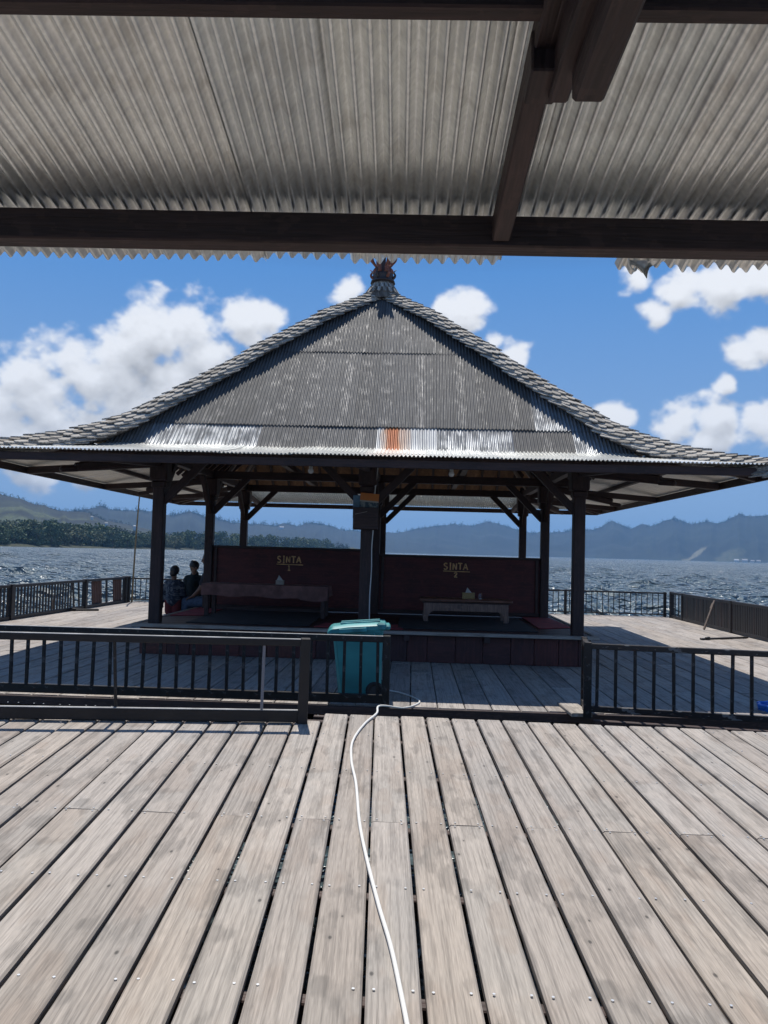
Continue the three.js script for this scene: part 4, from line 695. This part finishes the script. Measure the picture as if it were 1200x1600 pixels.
{ // wheeled bin, its front to the left
  const g = thing('wheelie_bin', 'teal plastic wheeled bin behind the railing', 'bin', [-0.575, 0, -8.92]);
  g.rotation.y = 0.05;
  const ring = (hw, hd, r, y, ox = 0, n = 5) => { const p = []; for (const [sx, sz, a0] of [[1, 1, 0], [-1, 1, 1], [-1, -1, 2], [1, -1, 3]]) for (let k = 0; k <= n; k++) { const a = (a0 + k / n) * Math.PI / 2; p.push([ox + sx * (hw - r) + Math.cos(a) * r, y, sz * (hd - r) + Math.sin(a) * r]); } p.push(p[0]); return p; };
  const loft = rings => grid(rings[0].length - 1, rings.length - 1, (u, v) => rings[Math.round(v * (rings.length - 1))][Math.round(u * (rings[0].length - 1))], (u, v) => [u * 1.6, v]);
  const loftCap = rings => { const last = rings[rings.length - 1], c = last.reduce((s, p) => [s[0] + p[0] / last.length, s[1] + p[1] / last.length, s[2] + p[2] / last.length], [0, 0, 0]); return loft([...rings, last.map(p => [lerp(p[0], c[0], 0.999), p[1], lerp(p[2], c[2], 0.999)])]); };
  part(g, 'body', loft([ring(0.215, 0.19, 0.035, 0.03, 0.045), ring(0.225, 0.195, 0.04, 0.06, 0.042), ring(0.262, 0.222, 0.04, 0.66, 0.01), ring(0.264, 0.224, 0.04, 0.68, 0.008), ring(0.276, 0.236, 0.04, 0.685, 0.0), ring(0.278, 0.238, 0.04, 0.735, 0.0)]), teal);
  for (const x of [-0.13, 0.03, 0.18]) part(g, 'rib', at(box(0.012, 0.09, 0.024), x, 0.655, 0.231), teal);
  // lid: flat plate rising to the hinge, its front lip rolled down
  const prof = []; for (let k = 0; k <= 10; k++) { const a = k / 10 * 1.45; prof.push([-0.235 - Math.sin(a) * 0.075, 0.70 + 0.062 * Math.cos(a)]); } prof.reverse(); prof.push([-0.1, 0.783], [0.05, 0.795], [0.2, 0.806], [0.262, 0.808]);
  const lidTop = grid(prof.length - 1, 10, (u, v) => { const [x, y] = prof[Math.round(u * (prof.length - 1))], e = Math.abs(v - 0.5) * 2; return [x, y - 0.028 * Math.pow(e, 8), (v - 0.5) * 0.5]; }, (u, v) => [u, v]);
  const L = part(g, 'lid', [lidTop, grid(prof.length - 1, 1, (u, v) => { const [x, y] = prof[Math.round(u * (prof.length - 1))]; return [x, y - 0.028 - v * 0.042, 0.25]; }, (u, v) => [u, v]), grid(prof.length - 1, 1, (u, v) => { const [x, y] = prof[Math.round(u * (prof.length - 1))]; return [x, y - 0.028 - v * 0.042, -0.25]; }, (u, v) => [u, v])], teal);
  part(L, 'lid_rim', [beam([-0.19, 0.714, 0.262], [0.1, 0.738, 0.262], 0.02, 0.045), beam([-0.19, 0.714, -0.262], [0.1, 0.738, -0.262], 0.02, 0.045), at(box(0.03, 0.03, 0.47, 0.008), -0.298, 0.69, 0)], teal); part(L, 'lid_ridge', [beam([-0.18, 0.781, 0.1], [0.24, 0.815, 0.1], 0.05, 0.02), beam([-0.18, 0.781, -0.1], [0.24, 0.815, -0.1], 0.05, 0.02)], teal);
  part(g, 'hinge_block', at(box(0.10, 0.075, 0.50, 0.014), 0.255, 0.768, 0), teal);
  const hd = part(g, 'handle', [at(box(0.07, 0.05, 0.4, 0.014), 0.315, 0.758, 0)], teal);
  for (const s of [-1, 1]) { const w = part(g, 'wheel', new THREE.TorusGeometry(0.072, 0.026, 10, 24).translate(0.20, 0.098, s * 0.19), rubber); part(w, 'rim', new THREE.CylinderGeometry(0.055, 0.055, 0.03, 18).rotateX(Math.PI / 2).translate(0.20, 0.098, s * 0.19), M({ rgb: [0.05, 0.05, 0.05] })); }
  part(g, 'axle', new THREE.CylinderGeometry(0.012, 0.012, 0.38, 8).rotateX(Math.PI / 2).translate(0.20, 0.098, 0), rubber);
}
{ // white hose over both decks
  const a = [[-0.25, -9.32], [-0.127, -9.22], [0.056, -8.895], [0.105, -8.66], [0.04, -8.44]].map(([x, z]) => V(x, 0.011, z)), e = V(-0.05, 0.05, -8.1), b = [[0.0, -6.62], [-0.085, -6.3], [-0.161, -5.802], [-0.154, -5.365], [-0.112, -4.937], [-0.072, -4.3], [-0.032, -3.915], [0.03, -3.427], [0.073, -3.136], [0.103, -2.854], [0.13, -2.55], [0.17, -1.9], [0.1, -1.2]].map(([x, z], i) => onNear(x, z, 0.011));
  const crv = new THREE.CatmullRomCurve3([...a, e, V(b[0].x, b[0].y + 0.005, b[0].z - 0.25), ...b], false, 'centripetal');
  const m = new THREE.Mesh(new THREE.TubeGeometry(crv, 260, 0.0085, 8, false), hoseWhite); m.name = 'garden_hose'; m.castShadow = m.receiveShadow = true; tag(m, 'thin white hose snaking down the middle of the boardwalk', 'hose'); scene.add(m);
}
{ // coil of blue hose on the deck beyond the rusty railing
  const pts = []; for (let i = 0; i <= 90; i++) { const a = i / 90 * 6.283 * 3, r = 0.19 + 0.018 * Math.sin(i * 1.7) + 0.01 * Math.floor(i / 30); pts.push([Math.cos(a) * r, 0.014 + Math.floor(i / 30) * 0.022 + 0.008 * (i % 30) / 30, Math.sin(a) * r]); }
  const g = thing('hose_coil', 'bright blue hose coiled on the deck beyond the rusty railing', 'hose', [3.86, 0, -8.85]); part(g, 'coil', tube(pts, 0.014, 7, 200), blueHose); part(g, 'free_end', tube([[0.19, 0.05, 0], [0.05, 0.03, 0.22], [-0.2, 0.016, 0.42], [-0.12, 0.016, 0.6], [0.2, 0.016, 0.7]], 0.014, 7, 40), blueHose);
}
{ // bamboo pole at the far corner
  const g = thing('bamboo_pole', 'thin bamboo pole standing at the far corner of the deck', 'pole', [-7.63, 0, -22.42]);
  part(g, 'shaft', taperTube([[0, 0, 0], [0.03, 1.3, 0], [0.08, 2.6, 0], [0.16, 3.8, 0]], t => 0.028 - 0.012 * t, 8, 30), bamboo);
  for (let i = 1; i < 9; i++) part(g, 'node', at(new THREE.TorusGeometry(0.026 - i * 0.0011, 0.004, 5, 10).rotateX(Math.PI / 2), 0.02 * i * 0.42 * 3.8 / 4, i * 0.42, 0), bamboo);
}

// ---------------------------------------------------------------- people: one continuous skin from joints, clothes as shells over it
function netMesh(sdf, lo, hi, cell) {           // surface nets
  const n = [0, 1, 2].map(k => Math.ceil((hi[k] - lo[k]) / cell) + 1), N = n[0] * n[1] * n[2], val = new Float32Array(N), id = (i, j, k) => i + n[0] * (j + n[1] * k);
  for (let k = 0; k < n[2]; k++) for (let j = 0; j < n[1]; j++) for (let i = 0; i < n[0]; i++) val[id(i, j, k)] = sdf(lo[0] + i * cell, lo[1] + j * cell, lo[2] + k * cell);
  const vi = new Int32Array(N).fill(-1), pos = [], idx = [], ed = [[0, 1], [2, 3], [4, 5], [6, 7], [0, 2], [1, 3], [4, 6], [5, 7], [0, 4], [1, 5], [2, 6], [3, 7]];
  for (let k = 0; k + 1 < n[2]; k++) for (let j = 0; j + 1 < n[1]; j++) for (let i = 0; i + 1 < n[0]; i++) {
    const c = []; for (let q = 0; q < 8; q++) c.push(val[id(i + (q & 1), j + ((q >> 1) & 1), k + (q >> 2))]);
    const neg = c.filter(v => v < 0).length; if (!neg || neg === 8) continue;
    let x = 0, y = 0, z = 0, m = 0; for (const [a, b] of ed) if ((c[a] < 0) !== (c[b] < 0)) { const t = c[a] / (c[a] - c[b]); x += lerp(a & 1, b & 1, t); y += lerp((a >> 1) & 1, (b >> 1) & 1, t); z += lerp(a >> 2, b >> 2, t); m++; }
    vi[id(i, j, k)] = pos.length / 3; pos.push(lo[0] + (i + x / m) * cell, lo[1] + (j + y / m) * cell, lo[2] + (k + z / m) * cell);
  }
  for (let k = 1; k + 1 < n[2]; k++) for (let j = 1; j + 1 < n[1]; j++) for (let i = 1; i + 1 < n[0]; i++) {
    const a = val[id(i, j, k)] < 0; const q = (p, b) => { if (a !== b) { const [w, x, y, z] = p; if (a) idx.push(w, x, y, w, y, z); else idx.push(w, y, x, w, z, y); } };
    q([vi[id(i, j - 1, k - 1)], vi[id(i, j, k - 1)], vi[id(i, j, k)], vi[id(i, j - 1, k)]], val[id(i + 1, j, k)] < 0);
    q([vi[id(i - 1, j, k - 1)], vi[id(i - 1, j, k)], vi[id(i, j, k)], vi[id(i, j, k - 1)]], val[id(i, j + 1, k)] < 0);
    q([vi[id(i - 1, j - 1, k)], vi[id(i, j - 1, k)], vi[id(i, j, k)], vi[id(i - 1, j, k)]], val[id(i, j, k + 1)] < 0);
  }
  const g = new THREE.BufferGeometry(); g.setAttribute('position', new THREE.Float32BufferAttribute(pos, 3)); g.setAttribute('uv', new THREE.Float32BufferAttribute(pos.flatMap((_, i) => i % 3 === 0 ? [pos[i] * 3 + pos[i + 2] * 3, pos[i + 1] * 3] : []), 2)); g.setIndex(idx); g.computeVertexNormals(); return g;
}
const smin = (a, b, k) => { const h = clamp(0.5 + 0.5 * (b - a) / k); return lerp(b, a, h) - k * h * (1 - h); };
function bones(list, k = 0.02) { // [ax,ay,az,ra, bx,by,bz,rb]
  return (x, y, z) => { let d = 1e3; for (const [ax, ay, az, ra, bx, by, bz, rb] of list) { const ex = bx - ax, ey = by - ay, ez = bz - az, L = ex * ex + ey * ey + ez * ez, t = L > 0 ? clamp(((x - ax) * ex + (y - ay) * ey + (z - az) * ez) / L) : 0; d = smin(d, Math.hypot(x - ax - ex * t, y - ay - ey * t, z - az - ez * t) - lerp(ra, rb, t), k); } return d; };
}
const box3 = (list, pad = 0.05) => { const lo = [1e3, 1e3, 1e3], hi = [-1e3, -1e3, -1e3]; for (const b of list) for (const o of [0, 4]) for (let k = 0; k < 3; k++) { lo[k] = Math.min(lo[k], b[o + k] - b[o + 3] - pad); hi[k] = Math.max(hi[k], b[o + k] + b[o + 3] + pad); } return [lo, hi]; };
const bodyPart = (list, cell, k) => { const [lo, hi] = box3(list); return netMesh(bones(list, k), lo, hi, cell); };
function headBones(c, f, h) {                   // centre, facing (unit, horizontal), head height
  const s = [-f[2], 0, f[0]], P = (a, u, r) => [c[0] + f[0] * a + s[0] * r, c[1] + u, c[2] + f[2] * a + s[2] * r], J = (p, r1, q, r2) => [...p, r1, ...q, r2];
  return [J(P(-0.06 * h, 0.12 * h, 0), 0.37 * h, P(0.05 * h, 0.1 * h, 0), 0.36 * h), J(P(0.1 * h, -0.1 * h, 0), 0.27 * h, P(0.16 * h, -0.3 * h, 0), 0.16 * h), J(P(0.40 * h, 0.02 * h, 0), 0.035 * h, P(0.47 * h, -0.1 * h, 0), 0.05 * h), J(P(0, -0.02 * h, 0.34 * h), 0.06 * h, P(-0.03 * h, -0.12 * h, 0.36 * h), 0.05 * h), J(P(0, -0.02 * h, -0.34 * h), 0.06 * h, P(-0.03 * h, -0.12 * h, -0.36 * h), 0.05 * h), J(P(0.36 * h, -0.2 * h, 0.05 * h), 0.04 * h, P(0.36 * h, -0.2 * h, -0.05 * h), 0.04 * h)];
}
function handBones(w, d, s, u, L) {             // wrist, direction of fingers, across the palm, curl direction, hand length
  const P = (a, b, c) => [0, 1, 2].map(k => w[k] + d[k] * a * L + s[k] * b * L + u[k] * c * L), out = [[...P(0, -0.12, 0), 0.13 * L, ...P(0.42, -0.16, 0), 0.1 * L], [...P(0, 0.1, 0), 0.13 * L, ...P(0.42, 0.16, 0), 0.1 * L]];
  [[-0.23, 0.42], [-0.08, 0.5], [0.08, 0.46], [0.22, 0.36]].forEach(([b, len]) => { out.push([...P(0.42, b, 0), 0.062 * L, ...P(0.42 + len * 0.5, b * 1.1, len * 0.12), 0.055 * L], [...P(0.42 + len * 0.5, b * 1.1, len * 0.12), 0.055 * L, ...P(0.42 + len * 0.92, b * 1.1, len * 0.42), 0.045 * L]); });
  out.push([...P(0.1, -0.22, 0), 0.075 * L, ...P(0.32, -0.42, 0.08), 0.06 * L], [...P(0.32, -0.42, 0.08), 0.06 * L, ...P(0.52, -0.45, 0.16), 0.05 * L]);
  return out;
}
const skin = M({ rgb: [0.20, 0.105, 0.066], roughness: 0.6 }), hairM = M({ rgb: [0.012, 0.010, 0.010], roughness: 0.5 }), eyeM = M({ rgb: [0.03, 0.02, 0.02], roughness: 0.2 });
const camo = tex(256, 256, (u, v) => { const a = pf(u * 10, v * 10, 10, 10, 6, 4), b = pf(u * 8, v * 8, 8, 8, 26, 4); return a > 0.55 ? [0.26, 0.29, 0.34] : b > 0.52 ? [0.40, 0.42, 0.44] : [0.16, 0.19, 0.25]; });
function person(label, pos, spec) {
  const g = thing('person', label, 'person', pos);
  part(g, 'body', mergeGeometries([bodyPart(spec.body, 0.013, 0.025), bodyPart(spec.head, 0.0045, 0.02), ...spec.hands.map(h => bodyPart(h, 0.003, 0.006))]), skin);
  for (const [n, list, m, k] of spec.clothes) part(g, n, bodyPart(list, 0.012, k ?? 0.03), m);
  part(g, 'hair', bodyPart(spec.hair, 0.006, 0.02), hairM);
  for (const e of spec.eyes) part(g, 'eye', at(new THREE.SphereGeometry(0.011, 8, 6), ...e), eyeM);
}
const inflate = (l, d) => l.map(b => [b[0], b[1], b[2], b[3] + d, b[4], b[5], b[6], b[7] + d]);
{ // child standing with its back to the camera
  const h = 0.195, hc = [0, 1.075, 0], f = [-0.35, 0, -0.94];
  const torso = [[0, 0.60, 0, 0.10, 0, 0.82, 0, 0.105], [-0.055, 0.60, 0, 0.085, 0.055, 0.60, 0, 0.085], [-0.1, 0.86, 0, 0.055, 0.1, 0.86, 0, 0.055], [0, 0.9, 0, 0.04, 0, 0.99, 0, 0.04]];
  const arms = [[-0.125, 0.85, 0, 0.045, -0.18, 0.68, 0.01, 0.036], [-0.18, 0.68, 0.01, 0.036, -0.2, 0.52, -0.02, 0.026], [0.125, 0.85, 0, 0.045, 0.17, 0.70, -0.02, 0.036], [0.17, 0.70, -0.02, 0.036, 0.15, 0.60, -0.13, 0.026]];
  const legs = [-1, 1].flatMap(s => [[s * 0.065, 0.58, 0, 0.078, s * 0.07, 0.31, -0.01, 0.05], [s * 0.07, 0.31, -0.01, 0.05, s * 0.07, 0.06, 0.01, 0.035], [s * 0.07, 0.035, 0.02, 0.032, s * 0.08, 0.028, -0.11, 0.025]]);
  person('child in a patterned grey jacket and red shorts standing by the platform', [-4.40, 0, -15.2], {
    body: [...torso, ...arms, ...legs, [0, 0.97, 0, 0.042, 0, 1.06, 0, 0.05]], head: headBones(hc, f, h), hands: [handBones([-0.2, 0.52, -0.02], [-0.05, -1, 0], [0, 0, -1], [0.5, 0, -0.3], 0.12), handBones([0.15, 0.6, -0.13], [0, -0.5, -0.85], [1, 0, 0], [0, 0.5, -0.3], 0.12)],
    clothes: [['jacket', inflate([...torso.slice(0, 3), [-0.125, 0.85, 0, 0.045, -0.18, 0.68, 0.01, 0.038], [-0.18, 0.68, 0.01, 0.038, -0.197, 0.55, -0.015, 0.032], ...arms.slice(2), [0, 0.56, 0, 0.11, 0, 0.75, 0, 0.11]], 0.017), M({ map: camo, roughness: 0.9 })], ['shorts', inflate([[0, 0.55, 0, 0.09, 0, 0.6, 0, 0.09], [-0.065, 0.56, 0, 0.082, -0.07, 0.36, 0, 0.07], [0.065, 0.56, 0, 0.082, 0.07, 0.36, 0, 0.07]], 0.01), M({ rgb: [0.13, 0.02, 0.022], roughness: 0.9 })]],
    hair: [[0.015, 1.115, 0.03, 0.082, 0.01, 1.12, -0.005, 0.084], [0.02, 1.06, 0.055, 0.05, -0.02, 1.04, 0.05, 0.045]], eyes: [[-0.055, 1.075, -0.055], [0.0, 1.075, -0.075]],
  });
}
{ // person in a dark hooded top
  const h = 0.20, hc = [0, 1.155, 0], f = [0.55, 0, 0.83];
  const torso = [[0, 0.64, 0, 0.105, 0, 0.88, 0, 0.11], [-0.11, 0.94, 0, 0.055, 0.11, 0.94, 0, 0.055], [-0.06, 0.63, 0, 0.09, 0.06, 0.63, 0, 0.09]];
  const arms = [-1, 1].flatMap(s => [[s * 0.135, 0.92, 0, 0.048, s * 0.17, 0.74, 0, 0.04], [s * 0.17, 0.74, 0, 0.04, s * 0.14, 0.6, 0.1, 0.028]]);
  const legs = [-1, 1].flatMap(s => [[s * 0.07, 0.62, 0, 0.085, s * 0.075, 0.34, 0.01, 0.055], [s * 0.075, 0.34, 0.01, 0.055, s * 0.075, 0.06, 0, 0.038], [s * 0.075, 0.035, -0.02, 0.034, s * 0.085, 0.028, 0.12, 0.026]]);
  const dark = M({ map: mottle, rgb: [0.018, 0.03, 0.032], roughness: 0.9 });
  person('child in a black hooded top standing between the seated person and the jacketed child', [-4.18, 0, -15.78], {
    body: [...torso, ...arms, ...legs, [0, 0.98, 0, 0.045, 0, 1.11, 0, 0.05]], head: headBones(hc, f, h), hands: [-1, 1].map(s => handBones([s * 0.14, 0.6, 0.1], [0, -0.6, 0.8], [s, 0, 0], [0, 0.4, 0.3], 0.13)),
    clothes: [['hooded_top', inflate([...torso, ...arms, [0, 0.97, -0.03, 0.06, 0, 1.03, -0.04, 0.055]], 0.02), dark], ['trousers', inflate(legs.filter((_, i) => i % 3 < 2), 0.014), M({ rgb: [0.02, 0.025, 0.04], roughness: 0.9 })]],
    hair: [[-0.015, 1.195, -0.02, 0.088, 0.005, 1.2, 0.0, 0.087], [-0.03, 1.12, -0.055, 0.06, 0.0, 1.02, -0.07, 0.045], [-0.02, 1.25, -0.04, 0.04, -0.05, 1.26, -0.03, 0.035]], eyes: [[0.02, 1.155, 0.078], [0.07, 1.155, 0.05]],
  });
}
{ // adult seated on the platform edge, facing out over the deck
  const h = 0.225, hc = [-0.06, 0.87, 0], f = [-0.95, 0, 0.3];
  const torso = [[0.0, 0.12, 0, 0.13, -0.02, 0.36, 0, 0.125], [-0.02, 0.36, 0, 0.125, -0.03, 0.52, 0, 0.12], [-0.03, 0.58, -0.15, 0.06, -0.03, 0.58, 0.15, 0.06], [0, 0.1, -0.09, 0.1, 0, 0.1, 0.09, 0.1]];
  const armL = [[-0.04, 0.57, 0.18, 0.052, -0.12, 0.34, 0.21, 0.042], [-0.12, 0.34, 0.21, 0.042, -0.27, 0.2, 0.16, 0.03]], armR = [[-0.04, 0.57, -0.18, 0.052, -0.08, 0.34, -0.22, 0.042], [-0.08, 0.34, -0.22, 0.042, -0.28, 0.22, -0.16, 0.03]];
  const legs = [-1, 1].flatMap(s => [[-0.02, 0.1, s * 0.09, 0.095, -0.42, 0.09, s * 0.1, 0.066], [-0.42, 0.09, s * 0.1, 0.066, -0.44, -0.31, s * 0.1, 0.045], [-0.43, -0.39, s * 0.1, 0.042, -0.56, -0.405, s * 0.11, 0.032]]);
  person('adult in blue jeans seated on the platform edge half hidden by a post', [-3.77, 0.44, -15.36], {
    body: [...torso, ...armL, ...armR, ...legs, [-0.03, 0.62, 0, 0.055, -0.05, 0.8, 0, 0.058]], head: headBones(hc, f, h), hands: [handBones([-0.27, 0.2, 0.16], [-0.9, -0.4, -0.1], [0, 0, 1], [0, -1, 0], 0.17), handBones([-0.28, 0.22, -0.16], [-0.9, -0.4, 0.1], [0, 0, -1], [0, -1, 0], 0.17)],
    clothes: [['shirt', inflate([...torso, armL[0], armR[0]].map((b, i) => i > 3 ? [b[0], b[1], b[2], b[3], lerp(b[0], b[4], 0.55), lerp(b[1], b[5], 0.55), lerp(b[2], b[6], 0.55), lerp(b[3], b[7], 0.5)] : b), 0.016), M({ map: mottle, rgb: [0.05, 0.05, 0.06], roughness: 0.9 })], ['jeans', inflate(legs.filter((_, i) => i % 3 < 2), 0.013), M({ map: mottle, rgb: [0.10, 0.15, 0.24], roughness: 0.9 })], ['shoes', inflate(legs.filter((_, i) => i % 3 === 2), 0.01), M({ rgb: [0.5, 0.48, 0.62], roughness: 0.7 })]],
    hair: [[-0.02, 0.92, 0.0, 0.098, -0.05, 0.925, 0.0, 0.096], [0.02, 0.86, -0.01, 0.075, 0.02, 0.78, -0.01, 0.055]], eyes: [[-0.137, 0.87, 0.0], [-0.122, 0.87, 0.058]],
  });
}
// ---------------------------------------------------------------- the shelter the camera stands under
const sh = thing('boardwalk_shelter', 'corrugated zinc shelter roof on dark timbers over the boardwalk', 'shelter', [0, 0, 0]);
{
  const yaw = 0.015; sh.rotation.y = yaw;                 // ridge direction turned a little from the pavilion's
  const ry = d => 2.725 + (3.2 - d) * 0.14;
  const zinc = (x0, x1, d0, d1, lift, mat, bend = 0, ragged = 0) => { const pitch = 0.05, amp = 0.0125, n = Math.round((x1 - x0) / pitch * 10), uo = R() * 3, vo = R() * 3, jag = R() * 99;
    return part(sh, 'roof_sheet', grid(n, 24, (u, v) => { const x = lerp(x0, x1, u), edge = d0 + ragged * (n3(x * 9 + jag, 1, 2) - 0.5), d = lerp(edge, d1, Math.pow(v, 1.4)), k = Math.exp(-(d0 - d) * 12), ph = x / pitch * 6.283; return [x, ry(d) + lift + amp * Math.sin(ph) * (1 + 0.12 * Math.sin(ph * 0.37 + d * 2)) + 0.006 * (n3(x * 5 + jag, d * 4, 7) - 0.5) - bend * k * k * (1 + Math.sin(x * 30)) , -d]; }, (u, v, p) => [p[0] + uo, p[2] * 1.0 + vo]), mat); };
  const eave = [[-3.5, -2.32, 3.28], [-2.34, -1.27, 3.28], [-1.29, -0.60, 3.265], [-0.62, -0.17, 3.255], [-0.2, 0.34, 3.26], [0.32, 0.88, 3.0], [0.85, 1.5, 3.26], [1.48, 2.5, 3.26], [2.48, 3.5, 3.2]];
  eave.forEach(([a, b, d], i) => zinc(a - 0.03, b + 0.03, d, 1.0, (i % 2) * 0.005, galvMats[i % 4], i === 6 ? 0.012 : 0.002, 0.02));
  eave.forEach(([a, b], i) => zinc(a - 0.03, b + 0.03, 1.12, -2.4, 0.012 + (i % 2) * 0.005, galvMats[(i + 1) % 4]));
  // torn flap of sheet hanging at the eave
  part(sh, 'torn_flap', grid(10, 6, (u, v) => [0.865 + u * 0.11 + 0.02 * v * Math.sin(u * 5), ry(3.2) - 0.012 - v * 0.055 * (0.3 + Math.pow(Math.sin(u * 3.0), 2)) , -3.2 - 0.03 * Math.sin(v * 3) * u], (u, v) => [u * 0.2, v * 0.1]), galvMats[3], 'torn corner of sheet bent down at the eave');
  part(sh, 'torn_flap', tube([[0.845, ry(3.15) - 0.01, -3.15], [0.86, ry(3.15) - 0.05, -3.18], [0.885, ry(3.15) - 0.062, -3.2], [0.90, ry(3.15) - 0.03, -3.21]], 0.004, 5, 16), galvMats[3]);
  part(sh, 'eave_beam', at(box(7, 0.11, 0.095, 0.006), 0, 2.676, -2.885), timberRed);
  part(sh, 'purlin', at(box(7, 0.09, 0.055, 0.005), 0, 2.825, -1.835), timberRed);
  part(sh, 'purlin', at(box(7, 0.09, 0.055, 0.005), 0, 2.985, -0.7), timberRed);
  part(sh, 'purlin', at(box(7, 0.09, 0.055, 0.005), 0, 3.14, 0.5), timberRed);
  part(sh, 'ridge_beam', at(box(7, 0.12, 0.08, 0.005), 0, 3.36, 2.2), timberRed);
  const rx = 0.32;
  part(sh, 'rafter', beam([rx, 2.678, -2.838], [rx, 2.678 + 0.14 * 3.3, 0.5], 0.062, 0.085), timberRed);
  part(sh, 'rafter_block', beam([rx + 0.0, 2.745, -2.06], [rx, 2.76, -1.93], 0.075, 0.11), timberRed);
  part(sh, 'brace', beam([rx + 0.09, 2.665, -1.90], [rx + 0.085, 2.75, 0.8], 0.075, 0.11, 0.008), timberRed, 'square-cut end of a heavy brace');
  part(sh, 'spacer', beam([rx + 0.042, 2.735, -2.02], [rx + 0.04, 2.80, 0.8], 0.05, 0.12, 0.006), timberRed);
  for (const x of [-3.2, 3.2]) { part(sh, 'rafter', beam([x, 2.678, -2.838], [x, 3.34, 2.2], 0.062, 0.085), timberRed); for (const z of [-2.7, 2.1]) part(sh, 'post', beam([x, -0.0 - z * 0.05 - 0.06, z], [x, z < 0 ? 2.63 : 3.3, z], 0.1, 0.1), timberRed); }
}
renderer.render(scene, camera);
